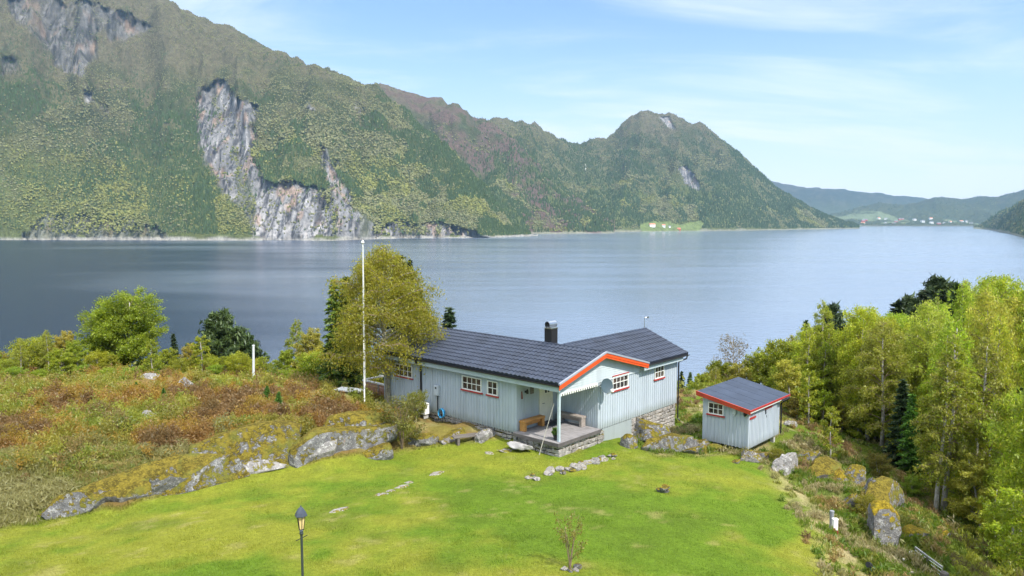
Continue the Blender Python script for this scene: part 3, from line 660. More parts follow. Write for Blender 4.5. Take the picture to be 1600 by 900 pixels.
# roofs: real pan-tile relief
def tiles(parent,name,p0,eu,es,L,S,mat,nrm,pitch=.27,row=.36,amp=.065,stepz=.032,clip=None):
    nu=int(L/(pitch/5));rows=int(math.ceil(S/row));V=[];t=np.linspace(0,L,nu+1)
    cor=amp*np.abs(np.sin(t/pitch*math.pi))**.8
    lines=[]
    for k in range(rows):
        s0,s1=k*row,min((k+1)*row,S)
        lines.append((s0,stepz));lines.append((s1-.002,0.004))
    p0,eu,es,nrm=[np.array(q,float) for q in (p0,eu,es,nrm)]
    for s_,h in lines:
        V.append(p0+eu*t[:,None]+es*s_+nrm*(cor+h)[:,None])
    V.append(p0+eu*t[:,None]+es*S+nrm*(0*t)[:,None]-nrm*.05);V.insert(0,p0+eu*t[:,None]+nrm*(cor*0-.03)[:,None])
    n=nu+1
    if clip is not None: V=[clip(q) for q in V]
    V=np.concatenate(V);R=len(V)//n;i,j=np.meshgrid(np.arange(nu),np.arange(R-1));b=(j*n+i).ravel()
    return npmesh(name,V,np.stack([b,b+1,b+1+n,b+n],1),mat,parent)
def slope_vecs(dx,dz,axis):
    l=math.hypot(dx,dz);e=(dx/l,0,dz/l) if axis==0 else (0,dx/l,dz/l)
    n=(-e[2],0,e[0]) if axis==0 else (0,-e[2],e[1])
    n=np.array(n);n=n*np.sign(n[2]);return np.array(e),n,l
# s=0 at the eave, growing up to the ridge (steps face down the slope)
def roofpair(parent,axis,r0,zf,e0,e1,t0,t1,valley=None):
    o=[]
    m=MB()
    for ee in (e0,e1):
        e,n,l=slope_vecs(r0-ee,zf(r0)-zf(ee),axis)
        if axis==0: p=(ee,t0,zf(ee));eu=(0,1,0)
        else: p=(t0,ee,zf(ee));eu=(1,0,0)
        o.append(tiles(parent,'roof',p,eu,e,t1-t0,l-.03,M['tile'],n,clip=valley if ee==e0 else None))
        poly=[(ee,zf(ee)-.02),(r0,zf(r0)-.02),(r0,zf(r0)-.13),(ee,zf(ee)-.13)]
        if axis==0: m.prism(poly,1,t0+.01,t1-.01)
        else: m.prism(poly,0,(6.84 if ee==e0 else t0+.01),t1-.01)
    m.build('roof_deck',M['black'],o[0])
    m=MB();k=int((t1-t0)/.38)
    for i in range(k+1):
        a=t0+i*.38;b=min(a+.40,t1)
        if axis==0: m.tube([(r0,a,zf(r0)+.0),(r0,b,zf(r0)+.012)],[.085,.095],8)
        else: m.tube([(a,r0,zf(r0)+.0),(b,r0,zf(r0)+.012)],[.085,.095],8)
    m.build('ridge_cap',M['tile'],o[0]);return o
ro=roofpair(cab,0,RV,zr,-.40,6.8,-.36,12.7)
def valley_clip(q):     # the wing roof starts where it meets the main roof
    q=q.copy();vs_=RV+(ZP-(3.70-np.abs(q[:,1]-2.3)*.40))/SL-.03;q[:,0]=np.where(q[:,1]<2.3,np.maximum(q[:,0],np.minimum(vs_,6.9)),q[:,0]);return q
rw=roofpair(cab,1,2.3,zrw,-.38,5.0,3.3,10.78,valley_clip)
# orange barge boards and the grey verge flashing on the front gable
m=MB();y0,y1=-.40,-.355
for a,b in ((-.40,RV),(RV,6.83)):
    for o1,o2,yy in ((-.03,-.17,y0),(-.17,-.27,y0+.02)):
        m.prism([(a,zr(a)+o1),(b,zr(b)+o1),(b,zr(b)+o2),(a,zr(a)+o2)],1,yy-.0,y1+.0)
m.build('barge_board',M['orange'],cab)
m=MB()
for a,b in ((-.42,RV),(RV,6.85)): m.prism([(a,zr(a)+.055),(b,zr(b)+.055),(b,zr(b)-.028),(a,zr(a)-.028)],1,-.43,-.34)
m.build('verge_flashing',simple('verge',(.30,.32,.36),.4,var=.06),ro[0])
m=MB()
for a,b in ((-.38,2.3),(2.3,5.0)): m.prism([(a,zrw(a)+.05),(b,zrw(b)+.05),(b,zrw(b)-.16),(a,zrw(a)-.16)],0,10.78,10.82)
m.build('verge_board',M['black'],cab)
m=MB()
for a,b in ((-.40,RV),(RV,6.8)): m.prism([(a,zr(a)+.05),(b,zr(b)+.05),(b,zr(b)-.2),(a,zr(a)-.2)],1,12.7,12.74)
m.build('verge_board',M['trim'],cab)
# eaves: soffit fascia and gutters
m=MB();m.box((-.34,-.34,2.34),(-.30,12.68,2.56));m.box((-.30,-.30,2.44),(-.002,12.6,2.47));m.build('fascia',M['trim'],cab)
m=MB()
def gutter(m,p,q):
    p,q=Vector(p),Vector(q);n=9;vs=[];dirv=(q-p).normalized();sx=Vector((dirv.y,-dirv.x,0))
    for e in (p,q):
        for k in range(n): a=math.pi+math.pi*k/(n-1);vs.append(e+sx*math.cos(a)*.065+Vector((0,0,math.sin(a)*.065)))
        for k in range(n): a=2*math.pi-math.pi*k/(n-1);vs.append(e+sx*math.cos(a)*.058+Vector((0,0,math.sin(a)*.058+.004)))
    N=2*n;m.add(vs,[(k,(k+1)%N,N+(k+1)%N,N+k) for k in range(N)]+[tuple(range(N)),tuple(range(2*N-1,N-1,-1))])
gutter(m,(-.43,-.36,2.64),(-.43,12.7,2.64));m.build('gutter',M['black'],cab)
m=MB();gutter(m,(6.86,-.43,2.57),(10.8,-.43,2.57));m.build('gutter',M['black'],cab)
m=MB();m.box((6.5,-.34,2.29),(10.36,-.30,2.5));m.box((6.5,-.3,2.40),(10.3,-.002,2.43));m.build('fascia',M['trim'],cab)
m=MB();m.tube([(10.62,-.43,2.5),(10.62,-.40,2.36),(10.33,-.12,2.2),(10.33,-.09,2.1),(10.33,-.09,-.95),(10.36,-.22,-1.08)],.04,8);m.build('downpipe',M['black'],cab)
m=MB();m.tube([(-.43,9.22,2.6),(-.40,9.22,2.45),(-.08,9.22,2.3),(-.08,9.22,2.15),(-.08,9.22,-.35)],.055,8);m.build('downpipe',M['black'],cab)
# chimney
m=MB();m.box((3.30,3.10,3.2),(3.78,3.58,4.42));ch=m.build('chimney',M['black'],ro[0],bevel=.01)
m=MB();m.box((3.28,3.08,4.42),(3.80,3.60,4.46));m.tube([(3.24,3.34,4.62),(3.84,3.34,4.62)],.165,20,caps=False);m.tube([(3.84,3.34,4.62),(3.24,3.34,4.62)],.14,20,caps=False);m.tube([(3.33,3.34,4.62),(3.80,3.34,4.62)],.14,20,1)
m.box((3.32,3.18,4.46),(3.76,3.50,4.50));m.build('cowl',[M['steel'],M['black']],ch,fix=False)
# antenna on the wing ridge
m=MB();m.tube([(10.6,2.3,3.66),(10.6,2.3,4.4)],.016,6);m.tube([(10.6,2.3,4.36),(10.78,2.22,4.40)],.012,6);m.box((10.74,2.16,4.33),(10.82,2.26,4.43));m.build('antenna',M['steel'],cab)
# satellite dish facing the camera side
dz=2.08;m=MB();n=20;prof=[]
ax=Vector((-.38,-.88,.22)).normalized();sx=ax.cross(Vector((0,0,1))).normalized();sy=sx.cross(ax)
cc_=Vector((3.1,-.42,dz));vs=[];fs=[]
for side in (0,1):
    for k in range(6):
        r=.33*k/5
        for a in range(n):
            t=2*math.pi*a/n;vs.append(cc_+sx*math.cos(t)*r+sy*math.sin(t)*r*1.08+ax*(r*r*.42-side*.012))
    b=side*6*n
    for k in range(5):
        for a in range(n): f=(b+k*n+a,b+k*n+(a+1)%n,b+(k+1)*n+(a+1)%n,b+(k+1)*n+a);fs.append(f if side==0 else f[::-1])
m.add(vs,fs);m.tube([tuple(cc_-ax*.05),(3.1,-.2,dz),(3.1,.0,dz-.02)],.03,6)
ds=m.build('satellite_dish',M['dish'],cab,smooth=False,fix=False)
m=MB();m.tube([tuple(cc_+Vector((0,0,-.4))),tuple(cc_+ax*.42+Vector((.08,0,-.30)))],.015,6);m.lathe([(.05,0),(.09,.03),(.09,.12),(.05,.15)],10,at=tuple(cc_+ax*.42+Vector((.08,0,-.32))));m.build('receiver',M['white'],ds)
# meter cabinet, wall lamps, plaque, hose reel, heat pump, door wreath
m=MB();m.box((-.14,7.8,.85),(-.022,8.16,1.38));m.box((-.15,7.83,.88),(-.14,8.13,1.35));mb_=m.build('meter_cabinet',M['greybox'],cab,bevel=.01)
m=MB();m.box((-.16,7.93,1.2),(-.151,8.03,1.3));m.build('meter_window',M['black'],mb_)
m=MB();m.tube([(-.06,7.95,.85),(-.05,7.95,.05)],.03,8);m.build('conduit',M['black'],cab)
def walllamp(p,ax):
    m=MB();x,y,z=p;s=ax
    m.box((x-.03,y-.03,z),(x+.03,y+.03,z+.1));m.lathe([(.035,.02),(.06,.04),(.05,.2),(.02,.25)],8,at=(x+s[0]*.12,y+s[1]*.12,z-.06));m.tube([(x,y,z+.05),(x+s[0]*.12,y+s[1]*.12,z+.16)],.012,6)
    return m.build('wall_lamp',M['black'],cab)
walllamp((2.92,.42,1.9),(-1,0));walllamp((.55,2.43,1.75),(0,-1))
m=MB();m.box((.92,2.43,1.62),(1.16,2.455,2.0));m.tube([(1.04,2.42,2.04),(.94,2.42,1.98)],.01,5);m.build('plaque',M['darkwood'],cab)
m=MB();m.tube([(.3,2.44,1.85),(.3,2.42,1.5)],[.02,.04],6);m.build('thermometer',M['redbrown'],cab)
m=MB();m.box((-.12,6.35,2.36),(-.026,6.6,2.42));m.build('vent',M['white'],cab)
# ------------------------------------------------------------ things around the cabin
def L2W(v,u,z=0):p=HL(v,u,z);return (p[0],p[1],p[2])
def bench(v,u,rot,mat,label,L=1.55,wd=.36):
    e=empty('bench',L2W(v,u,.002),RZ+rot);tag(e,label,'bench')
    m=MB()
    for k in range(2): m.box((k*wd/2+.004,0,.40),((k+1)*wd/2-.004,L,.50))
    m.build('seat',mat,e,bevel=.008)
    for y in (0.02,L-.17):
        m=MB();m.box((.02,y,0),(wd-.02,y+.15,.398));m.build('leg',mat,e,bevel=.008)
    m=MB();m.box((wd/2-.03,.18,.22),(wd/2+.03,L-.18,.34));m.build('stretcher',mat,e)
    return e
# orange bench along the u=2.47 wall: length runs along v
bench(.10,2.44,-math.pi/2,M['orangewood'],'oiled orange-brown plank bench on the porch beside the cream door',1.5)
bench(2.92,.62,math.pi/2*0+math.pi*0,M['greywood'],'weathered grey plank bench against the porch wall under the lamp',1.5) if False else None
b2=bench(2.53,.60,0,M['greywood'],'weathered grey plank bench against the porch wall under the lamp',1.5)
m=MB();m.box((1.75,1.75,.002),(2.5,2.3,.018));o=m.build('doormat',M['black'],None);o.location=tuple(P0);o.rotation_euler=(0,0,RZ);tag(o,'black doormat in front of the cream door','doormat')
def leafblob(n,R,seed,size,cols,up=0.,squash=1.):
    r=np.random.RandomState(seed);d=r.randn(n,3);d/=np.linalg.norm(d,axis=1)[:,None];P=d*(r.rand(n,1)**.45)*np.array(R)
    return leaves(P,size,cols,r)
def leaves(P,size,cols,r,up=.0,asp=1.6,dirn=None):
    n=len(P);a=r.randn(n,3)
    if dirn is not None:a=a*.45+dirn
    a/=np.linalg.norm(a,axis=1)[:,None]+1e-9;b=np.cross(a,r.randn(n,3));b/=np.linalg.norm(b,axis=1)[:,None]+1e-9
    s=(size*(.6+.8*r.rand(n)))[:,None]
    V=np.stack([P-a*s*.5*asp,P+b*s*.42,P+a*s*.5*asp,P-b*s*.42],1).reshape(-1,3)
    Fq=np.arange(4*n).reshape(n,4);cols=np.array(cols);c=cols[r.randint(0,len(cols),n)]*(.75+.5*r.rand(n,1))
    return V,Fq,c
p=L2W(.14,.24);e=empty('potted_plant',p,RZ);tag(e,'small green plant in a dark pot at the foot of the porch post','potted plant')
m=MB();m.lathe([(.09,0),(.13,.22),(.14,.24),(.11,.24),(.10,.2)],14);m.build('pot',M['black'],e)
V,Fq,c=leafblob(260,(.19,.19,.20),4,.075,[(.12,.26,.03),(.25,.33,.05),(.06,.14,.02)]);V[:,2]+=.38;npmesh('foliage',V,Fq,M['leaf'],e,fcol=c)
m=MB();m.tube([L2W(-.45,.75,-.75),L2W(-.25,.55,.3),L2W(-.06,.2,1.7)],[.022,.018,.012],6);o=m.build('leaning_pole',simple('pole_wood',(.45,.42,.36),.8));tag(o,'thin pale stick leaning up against the porch post','pole')
# heat pump / white unit on the wall and blue hose reel
e=empty('heat_pump',L2W(-.42,8.35,-.38),RZ);tag(e,'white outdoor heat pump unit beside the blue cabin wall behind the shrub','heat pump')
m=MB();m.box((-.16,0,.22),(.16,.72,.80));m.build('casing',M['white'],e,bevel=.02)
m=MB();m.tube([(-.165,.28,.5),(-.185,.28,.5)],.2,20);m.build('fan_grille',M['greybox'],e)
for y in (.08,.6):
    m=MB();m.box((-.15,y,0),(.15,y+.05,.22));m.build('leg',M['concrete'],e)
e=empty('hose_reel',L2W(-.25,7.45,-.38),RZ);tag(e,'blue garden hose coiled on a reel by the cabin wall','hose reel')
m=MB()
for k in range(7):
    r_=.20-.01*(k%3);m.tube([(-.05+.02*k,.0+r_*math.cos(t*.5236),.42+r_*1.2*math.sin(t*.5236)) for t in range(13)],.014,6)
m.build('hose',M['bluep'],e)
m=MB();m.tube([(-.08,-.18,0),(0,0,.62),(-.08,.18,0)],.018,6);m.tube([(.12,-.18,0),(.05,0,.62),(.12,.18,0)],.018,6);m.build('frame',M['black'],e)
# ------------------------------------------------------------ shed
PS=W(1168.3,701.7,-1.2)
sh=empty('shed',tuple(PS),RZ);tag(sh,'small pale blue shed with a grey felt roof and red trim, right of the cabin','shed')
SW,SD=2.42,3.6
def zs(u): return 1.98+(u/SW)*.44
w=MB();w.prism([(0,.0),(SW,.0),(SW,zs(SW)-.05),(0,zs(0)-.05)],0,0,SD)
batt(w,'u',0,-1,.03,SW-.03,-.02,lambda u:zs(u)-.06,step=.2,skip=[(1.30-.05,2.12+.05,1.4,2.08)])
batt(w,'v',0,-1,.03,SD-.03,-.02,zs(0)-.06,step=.155,wd=.04)
batt(w,'u',SD,1,.03,SW-.03,-.02,lambda u:zs(u)-.06);batt(w,'v',SW,1,.03,SD-.03,-.02,zs(SW)-.06)
w.box((-.03,-.03,-.03),(.07,.07,1.92))
w.build('wall',M['wall2'],sh)
window(sh,'u',0,-1,1.34,2.08,1.46,1.96,3,2)
m=MB();m.prism([(-.22,zs(-.22)),(SW+.22,zs(SW+.22)),(SW+.22,zs(SW+.22)+.05),(-.22,zs(-.22)+.05)],0,-.30,SD+.75)
for k in range(5): 
    vv=-.3+.92*k;m.prism([(-.225,zs(-.22)+.05),(SW+.225,zs(SW+.22)+.05),(SW+.225,zs(SW+.22)+.058),(-.225,zs(-.22)+.058)],0,vv,vv+.05)
rf=m.build('roof',M['felt'],sh)
m=MB();m.prism([(-.24,zs(-.24)+.03),(SW+.24,zs(SW+.24)+.03),(SW+.24,zs(SW+.24)-.15),(-.24,zs(-.24)-.15)],0,-.335,-.302)
m.prism([(-.25,zs(-.24)+.065),(SW+.25,zs(SW+.24)+.065),(SW+.25,zs(SW+.24)+.032),(-.25,zs(-.24)+.032)],0,-.35,-.29,0);m.build('barge_board',M['redorange'],sh)
m=MB();m.box((-.3,-.26,zs(-.22)-.02),(SD+.75,-.222,zs(-.22)+.062));m.build('drip_edge',M['red'],sh)
m=MB();m.box((-.28,-.215,zs(-.22)-.11),(SD+.7,-.19,zs(-.22)-.01));m.build('fascia',M['white'],sh)
m=MB();gutter(m,(SD-.3,-.30,zs(-.22)-.06),(SD+.72,-.30,zs(-.22)-.06));m.tube([(SD+.55,-.3,zs(-.22)-.1),(SD+.3,-.16,1.72),(SD+.06,-.09,1.62),(SD+.06,-.09,.02)],.038,8);m.build('downpipe',M['black'],sh)
for a,b,z in ((.04,.72,1.44),(1.75,2.65,1.62)):
    m=MB();m.box((a,-.06,z),(b,-.024,z+.09));m.build('door_header',M['red'],sh)
m=MB();m.box((1.85,-.05,1.38),(1.91,-.024,1.6));m.tube([(1.93,-.06,1.2),(1.93,-.06,1.32)],.012,6);m.build('latch',M['black'],sh)
m=MB();m.box((-.12,.62,1.62),(-.024,.80,1.92));m.tube([(-.07,.71,1.62),(-.07,.71,1.52)],.05,8);m.build('junction_box',M['greybox'],sh,bevel=.01)
m=MB();m.lathe([(.05,0),(.08,.05),(.08,.2),(.04,.26)],10,at=(-.1,.14,1.62));m.build('wall_lamp',M['black'],sh)
for i,(v,u) in enumerate(((.15,.15),(.15,SW-.25),(SD-.3,.12),(SD-.3,SW-.25),(SD/2,SW-.2))):
    m=MB();m.box((v,u,-1.0),(v+.18,u+.18,-.002));m.build('footing',M['concrete'],sh)
# ------------------------------------------------------------ rocks
def rock(loc,size,rz=0,seed=1,sub=4,cuts=9,mat='rock',name='rock',label=None,cat='rock',group=None,nz=.16,sink=.3,tilt=0):
    bm=bmesh.new();bmesh.ops.create_icosphere(bm,subdivisions=sub,radius=1);me=bpy.data.meshes.new(name)
    bm.to_mesh(me);bm.free();n=len(me.vertices);co=np.empty(n*3,np.float32);me.vertices.foreach_get('co',co);v=co.reshape(-1,3).astype(float)
    r=np.random.RandomState(seed)
    for _ in range(cuts):
        d=r.randn(3);d/=np.linalg.norm(d);h=r.uniform(.42,.8);t=v@d;k=t>h;v[k]-=(t[k]-h)[:,None]*d[None]*.92
    off=r.rand(3)*50;mx_=max(size)
    q=v*np.array(size)
    nn=fbm(q[:,0]/mx_*2.2+off[0],q[:,1]/mx_*2.2+off[1],q[:,2]/mx_*2.2+off[2],o=3,s=3)*nz*2+ (1-2*np.abs(fbm(q[:,0]*2.3/ (mx_**.6)+off[1],q[:,1]*2.3/(mx_**.6),q[:,2]*2.3/(mx_**.6)+off[2],o=4,s=5)))*nz*.55
    v=v*(1+nn)[:,None];q=v*np.array(size)
    if tilt: q=q@np.array(Matrix.Rotation(tilt,3,'X')).T
    me.vertices.foreach_set('co',q.astype(np.float32).ravel());me.materials.append(M[mat]);me.polygons.foreach_set('use_smooth',[sub>=4]*len(me.polygons));me.update()
    o=bpy.data.objects.new(name,me);C.objects.link(o);o.location=tuple(loc);o.rotation_euler=(0,0,rz)
    return tag(o,label,cat,group)
def onG(px,py,it=14):          # ground point under a photo direction
    r=ray(px,py);Ys=np.arange(12,110,.1);X=Ys*r[0]/r[1];Zr=ZC+Ys*r[2]/r[1];zg_=gz(X,Ys);k=int(np.argmax(zg_>=Zr));return np.array([X[k],Ys[k],zg_[k]])
def along(a,b,t): return a+(b-a)*t
A=W(62,800,-.2);B=W(335,752,-.2);Cc=W(600,700,-.5);Bu=W(270,712,.1)
d=Cc-A;rz=math.atan2(d[1],d[0])
rock(along(A,B,.5)+np.array([-.15,.75,.0]),(4.7,1.3,1.0),math.atan2((B-A)[1],(B-A)[0]),3,6,12,'ledge',label='long low outcrop of mossy rock at the left edge of the lawn',cat='rock outcrop',group='rock outcrops along the lawn',nz=.10)
rock(along(W(300,735,-.1),W(480,722,-.3),.5)+np.array([-.3,1.15,.0]),(3.7,1.4,1.3),math.atan2((Cc-B)[1],(Cc-B)[0])+.02,8,6,12,'ledge',label='tall mossy rock outcrop with a dark flat face, in the middle of the lawn edge',cat='rock outcrop',group='rock outcrops along the lawn',nz=.09)
rock(along(W(470,712,-.2),W(612,704,-.4),.5)+np.array([-.2,1.1,-.0]),(2.9,1.3,1.15),math.atan2((Cc-B)[1],(Cc-B)[0]),5,6,12,'ledge',label='rounded mossy rock outcrop nearest the big birch',cat='rock outcrop',group='rock outcrops along the lawn',nz=.09)
rock(W(385,742,-.45)+np.array([0,.5,-.0]),(2.5,.6,.5),rz,19,5,10,'rockbare',label='low bare grey ledge at the foot of the tall outcrop',cat='rock outcrop',group='rock outcrops along the lawn',nz=.10)
for k_,(px,py,s,sd,mt,lb) in enumerate([(110,806,(1.3,.7,.6),301,'ledge','mossy block at the far left foot of the rock ledge'),(200,786,(1.2,.6,.5),302,'ledge','pale cracked block in the left half of the rock ledge'),
 (262,772,(1.0,.6,.7),303,'ledge','mossy block where the low outcrop meets the tall one'),(500,716,(1.0,.5,.6),304,'rockbare','grey block at the foot of the ledge between the two tall outcrops'),(590,704,(.9,.5,.6),305,'ledge','last mossy block of the ledge before the twiggy shrub'),(556,694,(1.8,.9,.9),307,'ledge','moss-topped hump of the ledge left of the old birch trunk')]):
    g_=W(px,py,-.35);g_[2]=float(gz(g_[:1],g_[1:2])[0]);rock(g_+np.array([0,s[1]*.7,s[2]*.35]),s,rz+random.uniform(-.1,.1),sd,5,11,mt,name='rock',label=lb,group='rocks of the ledge along the lawn',nz=.13)
RK=[ # px,py(base),size,seed,mat,label
 (1044,703,(2.1,.8,.8),331,'ledge','long low mossy bedrock hump below the corner downpipe'),(1104,707,(1.2,.6,.45),332,'ledge','low mossy bedrock at the front of the shed'),
 (1292,744,(1.7,.7,.6),333,'ledge','broad mossy bedrock on the slope right of the cleft face'),(1382,792,(1.7,.8,1.05),334,'ledge','largest mossy bedrock slab above the big boulder'),(1203,718,(1.1,.5,.35),335,'ledge','low bedrock hump between the shed corner and the cleft face'),
 (660,694,(.9,.6,.55),21,'rockmid','mossy rock between the shrub and the low wooden bench'),
 (705,692,(1.3,.7,.5),22,'rock','flat grey rock behind the low wooden bench'),
 (762,686,(.8,.4,.35),23,'rockbare','pale rock under the cabin wall, left of the porch'),
 (290,607,(.7,.5,.5),24,'rockbare','grey boulder alone in the heather on the left'),
 (230,592,(.7,.4,.28),25,'rockbare','low flat rock in the heather under the bright green tree'),
 (225,655,(.5,.4,.3),26,'rockbare','small pale rock in the heather above the lawn'),
 (1018,694,(1.95,1.0,1.25),27,'rockmid','tall rock under the cabin wing with a rusty seam'),
 (982,700,(.5,.4,.5),28,'rockmid','upright lichen-spotted rock at the left end of the rocks under the cabin wing'),
 (1050,702,(1.1,.6,.75),29,'rockmid','grey rock below the corner downpipe of the cabin'),
 (1036,697,(.5,.4,.75),30,'rockhm','moss-covered rock set among the rocks under the cabin wing'),
 (1075,706,(.8,.5,.65),31,'rockmid','lichen-covered rock between the cabin rocks and the shed'),
 (1098,700,(.6,.45,.45),32,'rockmid','mossy rock at the left foot of the shed'),
 (1171,722,(.62,.45,.42),33,'rock','pale rounded boulder at the front corner of the shed'),
 (1152,724,(.35,.25,.16),34,'rockmid','small flat stone left of the boulder at the shed corner'),
 (1232,742,(.8,.5,.9),35,'rockbare','bright grey cleft rock face below the shed'),
 (1266,722,(.65,.5,.55),36,'rockmid','grassy rock right of the bright cleft face'),
 (1312,752,(.7,.45,.35),37,'rockhm','orange mossy rock on the slope below the shed'),
 (1345,752,(.85,.55,.6),38,'rockmid','white-faced mossy rock at the middle of the slope'),
 (1373,782,(.8,.5,.85),39,'rockmid','steep rock slab above the big boulder'),
 (1404,788,(.75,.6,1.0),40,'rockmid','tall mossy rock slab at the edge of the wood'),
 (1335,800,(.6,.5,.6),41,'rockmid','dark mossy rock left of the big boulder'),
 (1432,842,(.85,.6,.42),43,'rockhm','low orange mossy rock right of the big boulder'),
 (1478,842,(.3,.25,.25),44,'rockhm','small mossy hump furthest right on the slope'),
 (1238,668,(.5,.4,.3),45,'rockbare','flat pale rock behind the shed'),
 (1383,702,(.5,.3,.2),46,'rockbare','pale stone at the end of the straw bank beside the wood'),
 (1480,770,(1.,.7,.7),47,'rockhm','mossy boulder among the birch trunks'),
 (560,690,(1.3,.7,.55),48,'rockmid','mossy end of the rock ridge under the birch')]
for px,py,s,sd,mt,lb in RK:
    g_=onG(px,py);rock(g_+np.array([0,s[1]*.6,s[2]*.05]),s,RZ*.4+random.uniform(-.5,.5),sd,5 if s[0]>.6 else 4,11,mt,label=lb,group='rocks round the cabin and slope')
g_=onG(1386,856);rock(g_+np.array([0,.55,.62]),(.70,.66,.90),.3,63,5,3,'rockhm',name='boulder',label='big round boulder with an orange moss cap and grey face, right of the lawn',cat='boulder',nz=.10,tilt=-.12)
# row of stones on the lawn
rs=random.Random(3);row=[(820,745),(835,750),(852,744),(866,738),(884,738),(900,732),(915,727),(928,722),(945,718),(962,715)]
for i in range(46):
    t=rs.random()*(len(row)-1);k=int(t);f=t-k;px=row[k][0]+(row[k+1][0]-row[k][0])*f+rs.uniform(-4,4);py=row[k][1]+(row[k+1][1]-row[k][1])*f+rs.uniform(-5,4)
    g_=onG(px,py,8);s=rs.uniform(.10,.24);rock(g_+np.array([0,0,s*.22]),(s*1.25,s*.85,s*.62),rs.uniform(0,3),100+i,3,7,rs.choice(['stone','stone','rockmid','rockbare']),name='stone',label='pale stone in the tumbled row across the lawn below the porch',cat='stone',group='row of stones below the porch',nz=.12)
pw=[(523,800),(535,797),(595,774),(611,768),(624,763),(632,760),(638,755),(680,742),(684,740)]
for i,(px,py) in enumerate(pw):
    g_=onG(px,py,8);s=.13+.08*((i*7)%3)/2;rock(g_+np.array([0,0,-.01]),(s*1.5,s,.06),.6,200+i,3,5,'stone',name='stone',label='flat pale stone half sunk in the lawn, %s from the left of the broken line'%ordn[i],cat='stone',group='stepping stones in the lawn')
for i,(px,py,s,lb) in enumerate([(790,705,.38,'long flat slab in the grass left of the porch step'),(764,709,.2,'small flat slab in the grass below the cabin wall'),(805,702,.16,'small pale slab beside the porch step')]):
    g_=onG(px,py,8);rock(g_,(s*1.3,s*.6,.08),-.4,220+i,3,6,'stone',name='paving_slab',label=lb,cat='slab',group='slabs by the porch')
g_=np.array(L2W(-.62,1.75,-.42));rock(g_,(.34,.75,.16),RZ,230,4,9,'slate',name='stone_step',label='flat grey stone step in front of the porch deck',cat='step')
g_=onG(1037,769);
for i,(dx,dz,s) in enumerate(((-.13,0.02,.17),(.12,.0,.16),(0,.13,.2))):
    rock(g_+np.array([dx,0,dz+.06]),(s*1.2,s,s*.6),i,240+i,3,7,'rockmid',name='stone',label=['left stone of the small heap alone on the right of the lawn','right stone of the small heap alone on the right of the lawn','top stone of the small heap alone on the right of the lawn'][i],cat='stone',group='small stone heap on the lawn')
# low rough bench on the rock by the cabin wall
g_=onG(727,694);e=empty('low_bench',tuple(g_+np.array([0,.1,.05])),-.02+.42);tag(e,'rough low bench of old dark planks on the rocks below the cabin wall','bench')
m=MB()
for k in range(3): m.box((-.62,-.2+k*.14,.26),(.62,-.07+k*.14,.31+.01*k))
m.build('seat',M['darkwood'],e)
for x in (-.45,.4):
    m=MB();m.box((x,-.17,-.15),(x+.12,.18,.26));m.build('leg',M['darkwood'],e)
# ------------------------------------------------------------ poles and posts
px_=AT(569,606,39.3);g_=np.array([px_[0],39.3,float(gz(np.array([px_[0]]),np.array([39.3]))[0])]);top=AT(572,381,39.3);e=empty('flagpole',tuple(g_));tag(e,'tall white flagpole in front of the big birch','flagpole')
H=top[2]-g_[2];m=MB();m.tube([(0,0,-.1),(.03,0,H*.5),(.06,0,H)],[.042,.036,.026],12);m.build('pole',M['white'],e)
m=MB();m.lathe([(.03,0),(.07,.03),(.09,.07),(.06,.14),(.015,.2)],12,at=(.06,0,H));m.build('finial',M['white'],e)
m=MB();m.tube([(.09,-.07,1.1),(.10,-.06,H-.1)],.008,5);m.box((.03,-.12,1.0),(.07,-.06,1.2));m.build('halyard',M['white'],e)
g_=onG(396,592);top=AT(396,540,g_[1]);m=MB();m.tube([tuple(g_-np.array([0,0,.3])),tuple(top)],[.08,.07],10);m.tube([tuple(top),tuple(top+np.array([0,0,.04]))],[.09,.08],10);o=m.build('wooden_pole',simple('pale_pole',(.58,.60,.60),.7,var=.12));tag(o,'short pale grey pole standing at the edge of the heather','pole')
Yl=17.6;tp=AT(468,791,Yl);zg=float(gz(np.array([tp[0]]),np.array([Yl]))[0]);e=empty('street_lamp',(tp[0]+.03,Yl,zg));H=tp[2]-zg;tag(e,'black garden lantern on a thin post on the lawn','lamp post')
m=MB();m.tube([(0,0,-.1),(0,0,H-.62)],.03,10);m.lathe([(.035,0),(.05,.05),(.035,.1)],12,at=(0,0,H-.72));m.build('post',simple('dark_post',(.035,.045,.045),.45),e)
m=MB();m.tube([(-.14,0,H-.86),(.14,0,H-.72)],.010,5);m.build('ladder_bar',M['black'],e)
m=MB();m.lathe([(.02,0),(.045,.02),(.03,.05)],12,at=(0,0,H-.62));m.build('collar',M['steel'],e)
ln=MB();n=6
for k in range(n):
    a=2*math.pi*k/n;ln.tube([(.055*math.cos(a),.055*math.sin(a),H-.57),(.10*math.cos(a),.10*math.sin(a),H-.23)],.008,5)
ln.lathe([(.05,0),(.065,.015),(.055,.03)],6,at=(0,0,H-.59));lt=ln.build('lantern',M['black'],e)
m=MB();m.lathe([(.05,H-.56),(.092,H-.24)],6);m.build('lamp_glass',M['lampglass'],lt)
m=MB();m.lathe([(.15,H-.24),(.155,H-.22),(.12,H-.14),(.06,H-.05),(.02,H-.02),(.012,H+.02)],6);m.build('cap',simple('lamp_cap',(.06,.07,.09),.3,var=.1),lt)
g_=onG(1299,826);m=MB();m.tube([tuple(g_-np.array([0,0,.2])),tuple(g_+np.array([0,0,.62]))],.075,14);m.tube([tuple(g_+np.array([0,0,.62])),tuple(g_+np.array([0,0,.66]))],[.085,.08],14);o=m.build('post',M['postg'],None);tag(o,'round grey post just behind the white marker box','post');o.name='bollard'
